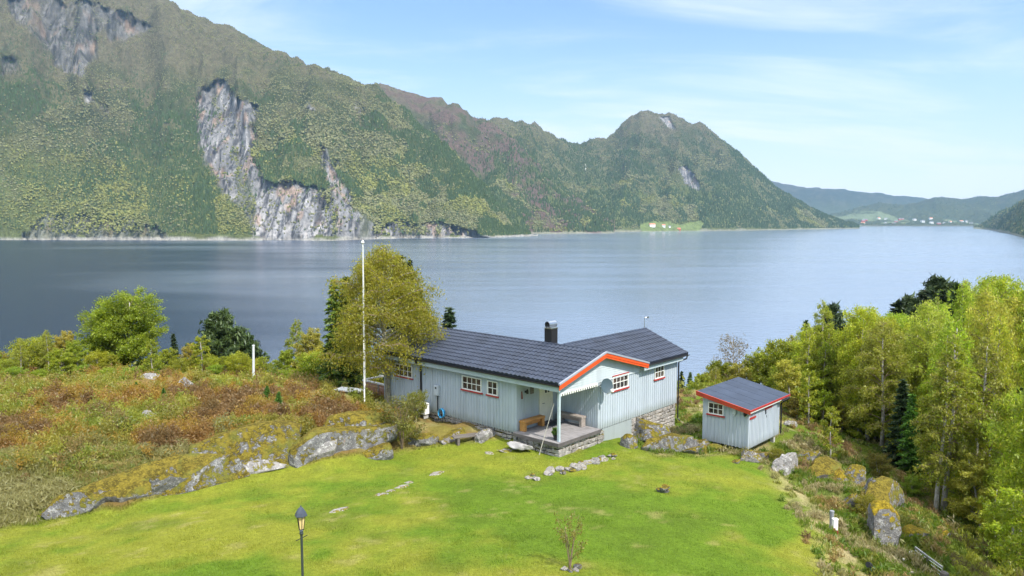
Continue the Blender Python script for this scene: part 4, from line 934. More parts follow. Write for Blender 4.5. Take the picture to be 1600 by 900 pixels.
g_=onG(1304,834);e=empty('power_outlet_box',tuple(g_));tag(e,'white cabinet with a rusty base in the grass at the lawn edge','utility box')
m=MB();m.box((-.09,-.07,.1),(.09,.07,.5));m.box((-.10,-.08,.5),(.10,.08,.53));m.build('casing',M['white'],e,bevel=.02)
m=MB();m.box((-.13,-.1,-.1),(-.02,-.075,.2));m.box((-.08,-.06,-.1),(.11,.06,.098));m.build('base',M['redbrown'],e)
g_=onG(1360,899);e=empty('garden_spotlight',tuple(g_+np.array([0,0,0])));tag(e,'black garden spotlight on a green stake at the bottom edge of the photo','spotlight')
m=MB();m.tube([(0,0,-.2),(0,0,.22)],.035,8);m.build('stake',M['grnpl'],e)
m=MB();m.tube([(-.12,-.05,.34),(-.02,0,.30),(.06,.02,.26)],[.09,.08,.03],12);m.build('lamp_head',M['black'],e)
m=MB();m.tube([(.05,.02,.26),(.13,.0,.2),(.1,.0,.1)],.02,6);m.build('bracket',M['grnpl'],e)
# broken fence at the lower right
g0,g1=onG(1429,874),onG(1472,906);e=empty('garden_fence',tuple(g0));tag(e,'broken wire fence with a leaning grey rail at the lower right corner','fence')
m=MB();m.bar((0,0,.45),tuple(g1-g0+np.array([0,0,.42])),.05,.04);m.build('rail',simple('grey_rail',(.30,.30,.29),.8),e)
m=MB()
for k in range(7):
    p=(g1-g0)*k/6;m.tube([tuple(p-np.array([0,0,.1])),tuple(p+np.array([0,0,.46]))],.008,4)
for h in (.1,.22,.34): m.tube([(0,0,h),tuple(g1-g0+np.array([0,0,h]))],.006,4)
m.build('wire',M['steel'],e)
m=MB();p=(g1-g0)*.45;m.bar(tuple(p-np.array([0,0,.1])),tuple(p+np.array([0,0,.46])),.05,.05);m.build('post',M['greywood'],e)
g_=onG(1475,912);m=MB();m.tube([tuple(g_-np.array([0,0,.2])),tuple(g_+np.array([0,0,.38])),tuple(g_+np.array([.01,0,.42]))],[.15,.14,.11],9);o=m.build('tree_stump',M['darkwood']);tag(o,'splintered dark stump at the end of the broken fence','stump')
def plank(a,b,w,h,mat,lb,name='plank',dz=.06):
    p,q=onG(*a),onG(*b);m=MB();m.bar(tuple(p+np.array([0,0,dz])),tuple(q+np.array([0,0,dz])),w,h);o=m.build(name,mat);tag(o,lb,'plank',None);return o
plank((1411,878),(1424,864),.07,.04,M['white'],'short white plank lying in the grass above the broken fence')
plank((1372,889),(1428,898),.07,.05,M['greywood'],'long pale plank lying in the straw beside the spotlight')
# terrace behind the big birch, at the left end of the cabin
e=empty('terrace',L2W(.9,12.6,-.25),RZ);tag(e,'low wooden terrace with a pale rail behind the big birch, left of the cabin','terrace')
m=MB();m.box((0,0,-.5),(3.2,3.,.0));m.build('floor',M['greywood'],e)
m=MB();m.box((-.06,0,.62),(.06,3.0,.70));m.box((.07,2.94,.62),(3.2,3.06,.70));m.build('rail',simple('pale_rail',(.62,.60,.57),.7),e)
m=MB();m.box((-.02,.02,.05),(.02,2.9,.42));m.box((-.02,.02,.45),(.02,2.9,.58));m.build('panel',simple('terrace_board',(.36,.20,.13),.8),e)
for y in (0.04,1.5,2.92):
    m=MB();m.box((-.05,y-.05,-.4),(.05,y+.05,.615));m.build('post',M['greywood'],e)
e=empty('picnic_table',L2W(-1.2,14.,-.3),RZ+.3);tag(e,'pale wooden picnic table half hidden in the bushes left of the flagpole','table')
m=MB();m.box((-.4,-.8,.68),(.4,.8,.74));m.build('tabletop',M['white'],e)
for y in (-.6,.55):
    m=MB();m.box((-.3,y,-.2),(.3,y+.07,.68));m.build('leg',M['greywood'],e)
# ------------------------------------------------------------ tree builders
def tree_mesh(kind,H,R,cb,nbr,nleaf,ls,cols,seed,droop=.35,bark='birchbark',tr=None,lean=0.,sub=4,mat='leaf',sig=.09,env=.55,limbs=False,up=1.,multi=1,shp=.55):
    r=np.random.RandomState(seed);T=MB();TW=MB();LP=[];LD=[]
    tr=tr or H*.014
    for st_ in range(multi):
        ph=r.rand()*6.28;la=(lean if multi==1 else .16)*r.uniform(.6,1.2);laz=r.rand()*6.28;HH=H*(1 if st_==0 else r.uniform(.7,.95))
        def tp(t):
            return np.array([math.cos(laz)*la*HH*t+math.sin(t*5+ph)*H*.012,math.sin(laz)*la*HH*t+math.cos(t*4+ph)*H*.012,HH*t])
        ts=np.linspace(0,.94,9);T.tube([tuple(tp(t)-np.array([0,0,.3 if t==0 else 0])) for t in ts],[tr*(1.25 if t==0 else 1)*(1-t*.9)+.006 for t in ts],8)
        nb=nbr//multi
        for b in range(nb):
            f=(b+r.rand()*.8)/nb;t=cb+(.985-cb)*f**.9;p0=tp(t)
            if kind=='spruce': L=R*(1-t)**.85/(1-cb)**.85*r.uniform(.85,1.1)+.12;el=-.12+.5*t;dr=.28
            elif kind=='pine': L=R*min(1,1.25*(1-f)**.75)*r.uniform(.65,1.1)+.15;el=.15+.5*f;dr=-.12
            else:
                u_=(t-cb)/(1-cb);e=(1-abs(u_-env*.75)**2/(max(env*.75,1-env*.75)**2))**shp
                L=R*max(e,.12)*r.uniform(.7,1.12);el=(.75-.1*(1-u_)+.45*u_)*up;dr=droop
            az=b*2.399+r.uniform(-.4,.4);dh=np.array([math.cos(az),math.sin(az),0])
            def bp(s,p0=p0,dh=dh,L=L,el=el,dr=dr): return p0+dh*L*s+np.array([0,0,L*(el*s-dr*s*s)])
            rb=tr*.42*(1-t*.6)*(1.3 if limbs else 1)
            (T if limbs or kind=='pine' else TW).tube([tuple(bp(s)+r.randn(3)*L*.015) for s in (0,.25,.5,.75,1)],[rb,rb*.75,rb*.55,rb*.35,.006],5,caps=False)
            k=max(3,int(nleaf/multi/nb*(L/R)*1.35))
            if kind=='spruce':
                s=r.rand(k)**.7;lat=(r.rand(k)-.5)*2*(1-s*.75)*L*.42;side=np.array([-dh[1],dh[0],0])
                P=np.array([bp(x) for x in s])+side[None]*lat[:,None];P[:,2]-=np.abs(lat)*.25+r.rand(k)*.10*R*.5
                D=dh[None]+side[None]*np.sign(lat)[:,None]*.9+np.array([0,0,-.25]);LP.append(P);LD.append(D)
            elif kind=='pine':
                for q in range(7):
                    s=r.uniform(.25,1.02);c=bp(s)+r.randn(3)*L*.12;kk=max(2,k//7);P=c+r.randn(kk,3)*np.array([.20,.20,.12])*(R*.30+.1);LP.append(P);LD.append(r.randn(kk,3)*.6+np.array([0,0,.9]))
            else:
                for q in range(sub):
                    s0=r.uniform(.25,.95);a2=az+r.choice([-1,1])*r.uniform(.5,1.3);d2=np.array([math.cos(a2),math.sin(a2),0]);L2=L*.5*(1.15-s0*.6);b0=bp(s0)
                    def sp(s,b0=b0,d2=d2,L2=L2): return b0+d2*L2*s+np.array([0,0,L2*(.45*s-dr*1.3*s*s)])
                    TW.tube([tuple(sp(s)) for s in (0,.5,1)],[rb*.35,rb*.22,.004],4,caps=False)
                    kk=max(2,k//(sub+1));s=.15+r.rand(kk)*.95
                    P=b0+d2[None]*(L2*s)[:,None]+r.randn(kk,3)*R*sig;P[:,2]+=L2*(.45*s-dr*1.3*s*s)-r.exponential(.10*R*droop,kk);LP.append(P);LD.append(np.tile([0,0,-.4],(kk,1)))
                kk=max(2,k//(sub+1));s=.4+r.rand(kk)*.65;P=np.array([bp(x) for x in s])+r.randn(kk,3)*R*sig;LP.append(P);LD.append(np.tile([0,0,-.4],(kk,1)))
    P=np.concatenate(LP);D=np.concatenate(LD)
    asp={'spruce':3.2,'pine':4.2}.get(kind,2.2)
    V,Fq,c=leaves(P,ls,cols,r,asp=asp,dirn=D)
    # whole branches a little lighter or darker than their neighbours
    c=c*(1+.35*fbm(P[:,0]*1.1/R*2,P[:,1]*1.1/R*2,P[:,2]*1.1/R*2,o=2,s=seed))[:,None]
    return T,TW,V,Fq,c,bark,mat
def proto(nm,*a,**k):
    T,TW,V,Fq,c,bark,mat=tree_mesh(*a,**k)
    tv=np.array(TW.v) if TW.v else np.zeros((0,3));n=len(V)
    q=[f for f in TW.f if len(f)==4];FF=np.array(q)+n if q else np.zeros((0,4),int)
    allV=np.concatenate([V,tv]);allF=np.concatenate([Fq,FF]).astype(int);mi=np.concatenate([np.zeros(len(Fq)),np.ones(len(FF))])
    fc=np.concatenate([c,np.tile([.2,.15,.1],(len(FF),1))])
    cm=npmesh('crown',allV,allF,[M[mat],M['twig']],fcol=fc,mi=mi,link=False)
    o=T.build('trunk',M[bark],smooth=True);tm=o.data;bpy.data.objects.remove(o);return nm,tm,cm,k.get('_h',a[1])
def plant(pr,loc,h,rz,label,cat,group=None,tint=(1,1,1),wid=1.):
    nm,tm,cm,H=pr;e=empty(nm,tuple(loc),rz);s=h/H;e.scale=(s*wid,s*wid,s);tag(e,label,cat,group)
    t=bpy.data.objects.new('trunk',tm);C.objects.link(t);t.parent=e
    c=bpy.data.objects.new('crown',cm);C.objects.link(c);c.parent=e;c.color=(*tint,1);return e
YG=[(.36,.40,.028),(.29,.35,.022),(.42,.42,.04),(.22,.27,.018)];OL=[(.38,.38,.05),(.32,.34,.035),(.42,.40,.06),(.26,.28,.03)]
BG=[(.30,.38,.022),(.36,.42,.03),(.22,.29,.015)];DKc=[(.030,.052,.018),(.045,.07,.02),(.022,.038,.014)];PN=[(.055,.085,.03),(.04,.06,.02),(.08,.11,.035)]
BK=dict(shp=.85,env=.22,sig=.055,sub=6,droop=.6)
BIR=[proto('birch','birch',9,1.75,.08,50,18000,.064,YG,31,**BK),proto('birch','birch',9,1.5,.10,46,14000,.064,YG,32,**BK),
 proto('birch','birch',9,1.9,.07,52,19000,.064,YG,33,lean=.05,**BK),proto('birch','birch',9,1.4,.26,36,9500,.066,OL,34,**BK),
 proto('birch','birch',9,2.2,.16,46,20000,.070,OL,35,**BK),proto('birch','birch',9,1.6,.14,42,16000,.068,YG,36,lean=.07,**BK)]
BELT=[proto('birch','birch',5,1.5,.04,54,20000,.07,YG+BG[:1],38,multi=3,env=.34,sig=.06,sub=5,droop=.3,up=1.1),proto('birch','birch',5,1.3,.04,50,15000,.07,[(.38,.36,.05),(.32,.33,.05),(.44,.40,.07)],39,multi=2,env=.3,sig=.06,sub=5,droop=.3,up=1.1)]
BARE=proto('birch','birch',8,1.7,.35,30,1500,.085,[(.30,.25,.09),(.24,.21,.08)],37,sub=6,up=1.25,droop=.1)
SML=[proto('young_birch','birch',4,.75,.08,20,2600,.075,YG,41,up=1.3),proto('young_birch','birch',4,.9,.05,22,3000,.08,BG,42,up=1.2)]
SPR=[proto('spruce','spruce',9,1.7,.06,90,9000,.17,DKc,51,bark='pinebark',mat='needle'),proto('spruce','spruce',9,1.35,.04,80,7500,.16,DKc,52,bark='pinebark',mat='needle')]
PIN=[proto('pine','pine',9,1.5,.25,46,6000,.15,PN,53,bark='pinebark',mat='needle'),proto('pine','pine',7,2.4,.12,60,11000,.15,[(.06,.095,.028),(.085,.125,.03),(.04,.065,.02)],54,bark='pinebark',mat='needle',multi=2)]
WIL=proto('goat_willow','birch',7,2.3,.02,130,60000,.07,BG,61,sub=5,multi=7,droop=.12,sig=.055,up=1.25,env=.22)
BUSH=[proto('bush','birch',3,1.3,.03,44,11000,.06,YG,62,multi=4,sub=4,droop=.2,up=1.1,env=.4),proto('bush','birch',3,1.4,.03,44,10000,.06,[(.42,.42,.02),(.34,.37,.02)],63,multi=3,droop=.25,env=.4)]
FINE=[proto('birch','birch',9,2.1,.12,36,22000,.075,BG[:1]+YG,64,sub=5,droop=.4,sig=.08)]
# --- the big old birch beside the cabin and the conifers behind it
Y_=41.;q_=AT(604,640,Y_);g_=np.array([q_[0],Y_,float(gz(np.array([q_[0]]),np.array([Y_]))[0])]);tp_=AT(600,386,Y_)
big=proto('old_birch','birch',8.8,3.5,.20,70,62000,.062,[(.38,.34,.028),(.44,.38,.035),(.28,.27,.02),(.33,.33,.025)],71,droop=.42,bark='oldbark',tr=.19,limbs=True,sub=7,sig=.055,env=.24,up=.85,shp=1.15)
ob_=plant(big,g_,tp_[2]-g_[2],0,'big round old birch with a lichen-grey trunk at the left end of the cabin','tree');ob_.scale[1]*=.62;ob_.scale[0]*=.9;ob_.children[1].color=(1.12,1.38,1.,1)
def place(pr,px,pytop,Y,label,cat,rz=0,tint=(1,1,1),group=None,wid=1.,zoff=-.1,hmin=1.2):
    t=AT(px,pytop,Y);z=float(gz(np.array([t[0]]),np.array([Y]))[0]);h=max(t[2]-z,hmin)
    return plant(pr,(t[0],Y,z+zoff),h,rz,label,cat,group,tint,wid)
GS='conifers behind the old birch'
place(SPR[0],538,428,46,'spruce half hidden on the left behind the big old birch','tree',.3,(4.,3.4,1.5),GS,1.15)
place(SPR[1],520,432,45.5,'lower spruce at the left edge of the big old birch crown','tree',1.3,(4.,3.6,1.5),GS,1.0)
place(SPR[1],622,393,52,'dark spruce top showing right behind the big old birch','tree',2.,(1,1,1),GS,1.1)
place(SPR[0],638,402,54,'second dark spruce rising right of the old birch crown','tree',1.,(1,1,1),GS,.8)
place(SPR[1],655,444,55,'slender dark spruce tip between the old birch and the small conifer','tree',.5,(1,1,1),GS,.9)
place(SPR[1],700,476,60,'small bluish conifer showing over the cabin roof ridge','tree',2.,(1.3,1.35,1.5),None,1.25)
place(WIL,190,462,57,'large bright green round tree on the left shore slope','tree',.4,(1,1,1),None,1.25)
place(BIR[3],72,512,53,'loose pale yellow birch left of the large bright green tree','tree',1.,(1.1,1.15,1),None,1.2)
place(BIR[3],30,525,52,'thin pale birch near the left edge of the photo','tree',2.,(1.1,1.15,1),None,1.2)
place(BELT[0],98,545,51,'low yellow-green birch in front of the large bright green tree','tree',2.6,(1.1,1.1,1),None,1.6)
place(BUSH[0],8,560,50,'yellow-green bush cut by the left edge of the photo','bush',1.,(1,1,1),None,1.1)
place(SML[0],236,532,50,'small pale young birch right of the large bright green tree','tree',.2,(1,1,1),None,1.3)
place(SPR[1],271,518,60,'narrow dark spruce between the bright green tree and the pine','tree',.2,(1.2,1.2,1.1))
place(PIN[1],350,486,59,'broad dark green pine on the left shore slope','tree',.9,(1,1,1),None,1.05)
place(PIN[1],392,520,60,'lower pine at the right shoulder of the broad dark pine','tree',2.9,(.9,.95,.9),None,.8)
place(SML[0],313,526,50,'yellow young birch in front of the broad dark pine','tree',2.,(1.15,1.1,.9),None,1.5)
place(BUSH[1],374,552,49,'bright yellow bush left of the short pale pole','bush',2.,(1,1,1),None,1.15)
place(SML[1],412,556,50,'small birch just right of the short pale pole','tree',2.,(1.1,1.0,1),None,1.4)
place(SPR[1],430,570,49,'low spruce seedling right of the short pale pole','tree',2.,(2.,2.4,1.2),None,1.3,hmin=1.)
place(BIR[1],462,496,58,'tall loose birch between the pine and the big old birch','tree',2.2,(1.05,1.05,1),None,1.1)
place(BIR[2],497,522,57,'pale green birch behind the bright bush left of the flagpole','tree',1.2,(1.05,1.1,1),None,1.2)
place(BUSH[0],492,550,50,'bright yellow-green round bush left of the flagpole','bush',1.,(1.1,1.15,1),None,1.5)
place(BUSH[0],545,545,50,'green bush behind the flagpole foot','bush',2.,(.9,1.1,1),None,1.2)
place(BUSH[0],440,585,48.5,'low pale green bush in front of the loose tall birch','bush',.4,(1,1.1,1),None,1.2,hmin=.8)
place(BUSH[1],280,560,50,'low olive bush between the spruce and the yellow young birch','bush',.4,(.85,.85,1),None,1.3,hmin=.8)
for k_,(x_,y_) in enumerate([(20,580),(60,588),(130,585),(170,592),(205,598),(255,598),(335,588),(465,590),(520,592)]):
    place(BUSH[k_%2],x_,y_-8,48.5+k_%3,'low fresh green bush beyond the heather, %s from the left'%ordn[k_],'bush',k_*1.3,(.85,1.05,.9),'bushes along the far edge of the heather',1.6,hmin=.7)
for k_,(x_,y_) in enumerate([(213,598),(256,612),(418,612),(436,628)]):
    g_=onG(x_,y_+14);plant(SPR[k_%2],g_,.55+.12*k_,k_,'knee-high spruce seedling in the heather, %s from the left'%ordn[k_],'seedling','spruce seedlings in the heather',(2.4,3.4,1.3),2.0)
for k_,(x_,y_,Y,q) in enumerate([(-20,540,54,0),(50,528,55,1),(90,520,54,2),(122,532,53,0),(152,548,52,3),(172,562,51,0),(236,562,53,1),(262,545,55,0),(292,538,54,2),(330,556,52,3),(352,566,51,0),(400,560,54,1),(442,548,56,0),(474,516,56,2),(512,548,54,3),(534,556,52,0),(556,562,51,1),(5,548,56,2)]):
    place([BELT[0],BUSH[0],BELT[1],BUSH[1]][q],x_,y_,Y,'spring-green tree in the loose belt above the shore on the left, %s of eighteen'%ordn[k_],'tree',k_*1.1,(1.0+.1*(k_%3),1.05,1),'trees of the belt above the shore on the left',1.15 if q in(0,2) else 1.3)
# shrub with bare stems at the rock end by the lawn
g_=onG(628,702);plant(proto('shrub','birch',2.2,1.15,.12,44,2600,.06,[(.22,.22,.03),(.15,.16,.03),(.25,.22,.05)],81,multi=6,sub=5,droop=.2,bark='twig',tr=.02,up=1.2),g_+np.array([0,0,-.05]),2.15,.3,'twiggy half-leafed shrub at the lawn edge under the old birch','shrub')
g_=onG(650,660);plant(BUSH[0],g_,1.5,2.,'small olive shrub against the cabin wall behind the twiggy shrub','shrub',None,(.8,.75,1),.8)
g_=onG(733,690)
# sapling with its stone ring
g_=onG(890,889);e=plant(proto('sapling','birch',1.3,.42,.10,28,620,.036,[(.25,.24,.03),(.30,.27,.05)],82,multi=5,sub=3,droop=.05,bark='twig',tr=.012,up=1.9),g_,1.3,0,'young many-stemmed sapling with red-brown twigs in the middle of the lawn','sapling')
for i,(dx,dy) in enumerate(((-.16,-.1),(.0,-.2),(.17,-.14),(.22,.05))):
    rock(g_+np.array([dx,dy,.04]),(.11,.08,.09),i,300+i,3,6,'rockmid' if i%2 else 'stone',name='stone',label='stone set round the foot of the sapling in the lawn',cat='stone',group='stones round the sapling')
# --- behind the cabin and the shed
LB=[]  # (px, record) of every tree of the right-hand wood, labelled after placement
place(SPR[1],1065,577,58,'little dark spruce just right of the cabin corner','tree',.4,(1.2,1.3,1),None,1.)
place(SPR[0],1079,579,58,'pale little spruce right of the cabin corner downpipe','tree',2.4,(2.2,2.4,1.3),None,.9)
place(BARE,1146,531,60,'bare rounded birch standing alone behind the shed','tree',.4,(.95,.85,1.),None,1.0)
place(BARE,1188,560,62,'grey half-bare birch behind the right side of the shed','tree',1.7,(.9,.85,1.),None,1.0)
place(PIN[0],1301,474,51,'tall dark pine standing out above the birches right of the shed','tree',.4,(.75,.8,1),None,1.15)
for k_,(x_,y_,Y,q) in enumerate([(1092,592,56,0),(1104,586,60,1),(1118,578,57,2),(1131,572,61,0),(1158,575,58,1),(1171,566,60,2),(1200,560,59,0),(1212,548,60,2),(1226,540,57,0),(1238,528,60,2),(1246,560,52,1),(1228,585,51,0)]):
    place([BELT[0],BELT[1],BIR[3]][q],x_,y_-8,Y,'slim yellow-green birch showing over the shed roof, %s of twelve from the left'%ordn[k_],'tree',k_*1.3,(1.05,1.02,1),'birches behind the shed',1.1)
CON=[(1402,466,72,SPR[0]),(1418,462,76,PIN[0]),(1446,450,78,SPR[0]),(1463,432,84,PIN[0]),(1475,450,80,SPR[1]),(1491,441,88,PIN[0]),(1428,478,70,SPR[1]),(1500,452,84,SPR[0])]
for k_,(x_,y_,Y,pr) in enumerate(CON): place(pr,x_,y_,Y,'dark conifer on the skyline of the right-hand wood, %s from the left'%ordn[k_],'tree',k_,(.9,.9,.9),'dark conifers on the skyline of the right-hand wood',1.25)
# the wood itself
SIL=[(1085,592),(1110,585),(1130,565),(1170,572),(1205,555),(1240,520),(1260,494),(1285,512),(1300,540),(1330,500),(1352,484),(1375,500),(1400,490),(1425,500),(1450,470),(1470,450),(1500,430),(1520,440),(1545,434),(1575,436),(1600,440),(1800,420)]
FRONT=[(600,1086),(640,1245),(672,1330),(700,1408),(730,1425),(760,1445),(800,1490),(840,1530),(880,1570),(905,1590),(1100,1640),(1300,1700)]   # (py, px) clearing edge
rw_=random.Random(12);wood=[]
tries=0
while len(wood)<228 and tries<9000:
    tries+=1;Y=33+ (rw_.random()**.8)*62;px=rw_.uniform(1085,1760);X=eslope(px,450)[0]*Y
    z=float(gz(np.array([X]),np.array([Y]))[0]);bx,by=PX(X,Y,z);bx=float(bx);by=float(by)
    if bx<np.interp(by,[q[0] for q in FRONT],[q[1] for q in FRONT])+4: continue
    if px<1230 and Y<52: continue
    ytop=np.interp(px,[q[0] for q in SIL],[q[1] for q in SIL])+ (rw_.random()**1.4)*55*(.6+20/Y)
    h=AT(px,ytop,Y)[2]-z
    hm=rw_.uniform(9.,14.)
    if h<2.2 or (1272<px<1332 and Y<54): continue
    h=min(h,hm)
    if any((X-a[0])**2+(Y-a[1])**2<(1.3)**2 for a in wood): continue
    wood.append((X,Y,z,h,px))
for k_ in range(44):      # the trees that make the skyline
    px=1236+k_*12.+rw_.uniform(-4,4);Y=rw_.uniform(56,86);X=eslope(px,450)[0]*Y;z=float(gz(np.array([X]),np.array([Y]))[0]);yt=np.interp(px,[q[0] for q in SIL],[q[1] for q in SIL])+rw_.uniform(0,16)
    wood.append((X,Y,z,max(AT(px,yt,Y)[2]-z,3),px))
for by_,bx_ in [(650,1262),(660,1290),(668,1318),(676,1345),(688,1372),(696,1392),(704,1412),(716,1440),(728,1450),(742,1462),(750,1500),(770,1510),(785,1498),(800,1540),(690,1430),(680,1400),(665,1372),(655,1340),(648,1310),(642,1282),(720,1490),(735,1530),(760,1560),(790,1580),(830,1585),(645,1350),(650,1390),(660,1430),(680,1470)]:
    q_=onG(bx_+rw_.uniform(-6,6),by_);wood.append((q_[0],q_[1],q_[2],rw_.uniform(5.,8.),bx_))
wood.sort(key=lambda a:a[4])
def rowname(Y): return ['front','second','third','fourth','back'][min(4,int((Y-33)//13))]
cnt={}
for X,Y,z,h,px in wood:
    k_=rw_.random()
    if h<4.5: pr=rw_.choice(SML);kn='young birch'
    elif k_<.80: i_=rw_.randrange(6);pr=BIR[i_];kn='yellow-green birch' if i_ not in(3,4) else 'olive-tinged birch'
    elif k_<.86: pr=SPR[1];kn='dark spruce'
    else: pr=FINE[0];kn='fresh green birch'
    kk=(kn,rowname(Y));cnt[kk]=cnt.get(kk,0)+1;n_=cnt[kk]
    b=rw_.uniform(1.22,1.52);tint=(b*rw_.uniform(.86,1.06),b*rw_.uniform(.95,1.08),b) if kn!='dark spruce' else (1.5,1.6,1.1)
    lb='%s, %s row of the right wood, %s such from the left'%(kn,rowname(Y),ordn[n_-1] if n_<=len(ordn) else str(n_))
    plant(pr,(X,Y,z-.1),h,rw_.uniform(0,6.28),lb,'tree','trees of the right-hand wood',tint,rw_.uniform(.62,.92)*(1.0 if h>6 else 1.2))
# single trees that stand out in front of the wood
for k_,(px,py,h,pr,t_,lb) in enumerate([(1478,800,8.6,BIR[1],(1,1,1),'tall white-stemmed birch with a bare lower trunk at the front of the wood'),
    (1466,800,7.6,BIR[3],(1,1,1),'slim birch just left of the tall white-stemmed birch'),(1522,812,9.,BIR[3],(.9,.9,1),'pale straight birch trunk right of the tall white-stemmed birch'),
    (1420,745,4.6,SPR[1],(3.2,4.2,1.3),'fresh green young spruce at the edge of the wood above the mossy slab'),(1405,735,5.2,SPR[0],(1.2,1.3,1.1),'dark spruce behind the fresh green young spruce'),
    (1297,716,2.6,SML[0],(1.1,1.05,1),'slender young birch growing on the bank right of the shed'),(1262,665,3.2,SML[0],(1.1,1.1,1),'young birch on the bank behind the shed'),
    (1375,700,7.5,BIR[4],(1,1,1),'broad olive birch at the inner corner of the clearing'),(1340,672,7.,BIR[0],(1.05,1.05,1),'bright birch above the heather bank, left of the clearing corner'),
    (1300,655,6.5,BIR[5],(1.1,1.1,1),'leaning bright birch behind the heather bank'),(1270,648,6.,BIR[1],(1.1,1.1,1),'airy birch with white stem nearest the shed'),
    (1432,700,7.8,BIR[2],(.9,.95,1),'full green birch behind the young spruces')]):
    g_=onG(px,py);plant(pr,g_-np.array([0,0,.1]),h,k_*1.1,lb,'tree',None,t_,1.05)
for k_,(px,Y,h,zz) in enumerate([(1640,25,7.4,None),(1600,32,6.6,None),(1740,21,7.,None)]):
    a=eslope(px,700)[0];z=float(gz(np.array([a*Y]),np.array([float(Y)]))[0]);plant(FINE[0],(a*Y,Y,z),h,k_*2.,'large near birch with small bright leaves at the right edge, %s from the left'%ordn[k_],'tree','near birches at the right edge',(1.05,1.1,1),1.)
edge=[(640,1248),(655,1268),(664,1288),(672,1312),(680,1335),(690,1356),(698,1384),(708,1402),(718,1415),(732,1430),(748,1440),(762,1455),(776,1470),(800,1500),(818,1515),(838,1530),(856,1548),(874,1560),(890,1580),(648,1240),(812,1545),(845,1570),(780,1530)]
for k_,(by_,bx_) in enumerate(edge):
    g_=onG(bx_+rw_.uniform(-5,5),by_);plant([SML[0],BELT[0],SML[1],BELT[1]][k_%4],g_-np.array([0,0,.05]),rw_.uniform(1.8,3.6),k_*1.9,'fresh sapling at the edge of the wood beside the slope, %s counted from the shed'%ordn[k_],'sapling','saplings along the edge of the wood',(1.35,1.35,1.2),rw_.uniform(1.0,1.5))
# low shrubs on the right
for k_,(px,py,h,pr,t_,lb) in enumerate([(1212,722,.6,BUSH[1],(.75,.7,1),'low yellow-green juniper bush between the shed boulder and the cleft rock'),
    (1245,655,1.2,BUSH[0],(.75,.55,.9),'brown leafless shrub behind the shed'),(1300,668,1.3,BUSH[0],(.85,.6,1),'rusty shrub on the bank below the birches'),
    (1330,660,1.4,BUSH[1],(.55,.4,1),'second rusty shrub, right on the bank'),(1352,812,.9,BUSH[1],(.8,.7,1),'yellow-green bush left of the big boulder'),
    (1425,775,.9,BUSH[0],(.9,1.1,1),'small leafy bush right of the mossy slab'),(1372,745,1.1,BUSH[0],(.7,.55,1),'brown twiggy shrub above the white-faced rock')]):
    g_=onG(px,py);plant(pr,g_,h,k_*1.7,lb,'shrub',None,t_,1.1)
# dark self-sown undergrowth filling the floor of the wood and the shore slope below the cabin
# ------------------------------------------------------------ ground cover (uncountable)
def scatter_px(n,x0,x1,y0,y1,r):
    px=r.uniform(x0,x1,n);py=r.uniform(y0,y1,n);a=(px-800)/F;b=-(py-450)/F
    rx,ry,rz=a,ct+b*st,-st+b*ct;z=np.full(n,-.6)
    for _ in range(4):
        t=(z-ZC)/rz;zn=gz(rx*t,ry*t);z=z*.35+zn*.65
    t=(z-ZC)/rz;return rx*t,ry*t,gz(rx*t,ry*t),px,py
def inside_house(x,y):
    dx=x-P0[0];dy=y-P0[1];v=dx*V2[0]+dy*V2[1];u=dx*U2[0]+dy*U2[1]
    dx=x-PS[0];dy=y-PS[1];v2=dx*V2[0]+dy*V2[1];u2=dx*U2[0]+dy*U2[1]
    return ((v>-.35)&(v<6.6)&(u>-.35)&(u<12.5))|((v>=6)&(v<10.4)&(u>-.1)&(u<4.8))|((v2>-.1)&(v2<3.7)&(u2>-.1)&(u2<2.5))
def clumps(X,Y,Z,rad,ht,nl,ls,cols,r,upd=.6,asp=1.5):
    n=len(X);d=r.randn(n,nl,3);d/=np.linalg.norm(d,axis=2)[:,:,None];d[:,:,2]=np.abs(d[:,:,2]);q=r.rand(n,nl,1)**.5
    P=d*q*np.stack([rad,rad,ht],1)[:,None,:]+np.stack([X,Y,Z],1)[:,None,:];P=P.reshape(-1,3)
    m=len(P);a=r.randn(m,3)+np.array([0,0,upd]);a/=np.linalg.norm(a,axis=1)[:,None];b=np.cross(a,r.randn(m,3));b/=np.linalg.norm(b,axis=1)[:,None]
    s=(np.repeat(ls,nl)*(.6+.8*r.rand(m)))[:,None];V=np.stack([P-a*s*.5*asp,P+b*s*.4,P+a*s*.5*asp,P-b*s*.4],1).reshape(-1,3)
    c=np.repeat(cols,nl,axis=0)*(.84+.32*r.rand(m,1));return V,c
def pal(n1,n2,r,pals):
    i=np.clip(((n1+.5)*len(pals)+r.uniform(-.7,.7,len(n1))).astype(int),0,len(pals)-1);return np.array(pals)[i]
r=np.random.RandomState(77);VV=[];CCc=[]
X,Y,Z,px,py=scatter_px(12500,-480,640,575,880,r);L=lawn_mask(X,Y,Z);k=(L<.2)&(~inside_house(X,Y))&(Y<58)&(Z>-3)
k2=~inpoly(px,py,[(30,840),(60,800),(180,766),(262,735),(330,706),(430,694),(520,680),(615,674),(650,712),(350,775),(120,830)]);X,Y,Z,px,py,k=[q[k2] for q in (X,Y,Z,px,py,k)];X,Y,Z,px,py=[q[k] for q in (X,Y,Z,px,py)]
n1=fbm(X*.35,Y*.35,o=3,s=55)*1.3;t=ss(745,672,py+fbm(X*.4,Y*.4,o=3,s=5)*70)
HE=[(.28,.17,.065),(.35,.20,.06),(.44,.28,.045),(.33,.29,.05),(.40,.35,.05),(.27,.31,.04),(.38,.38,.05),(.31,.22,.065)]
GRS=[(.38,.35,.14),(.31,.29,.09),(.26,.28,.06),(.36,.29,.09),(.22,.25,.05)]
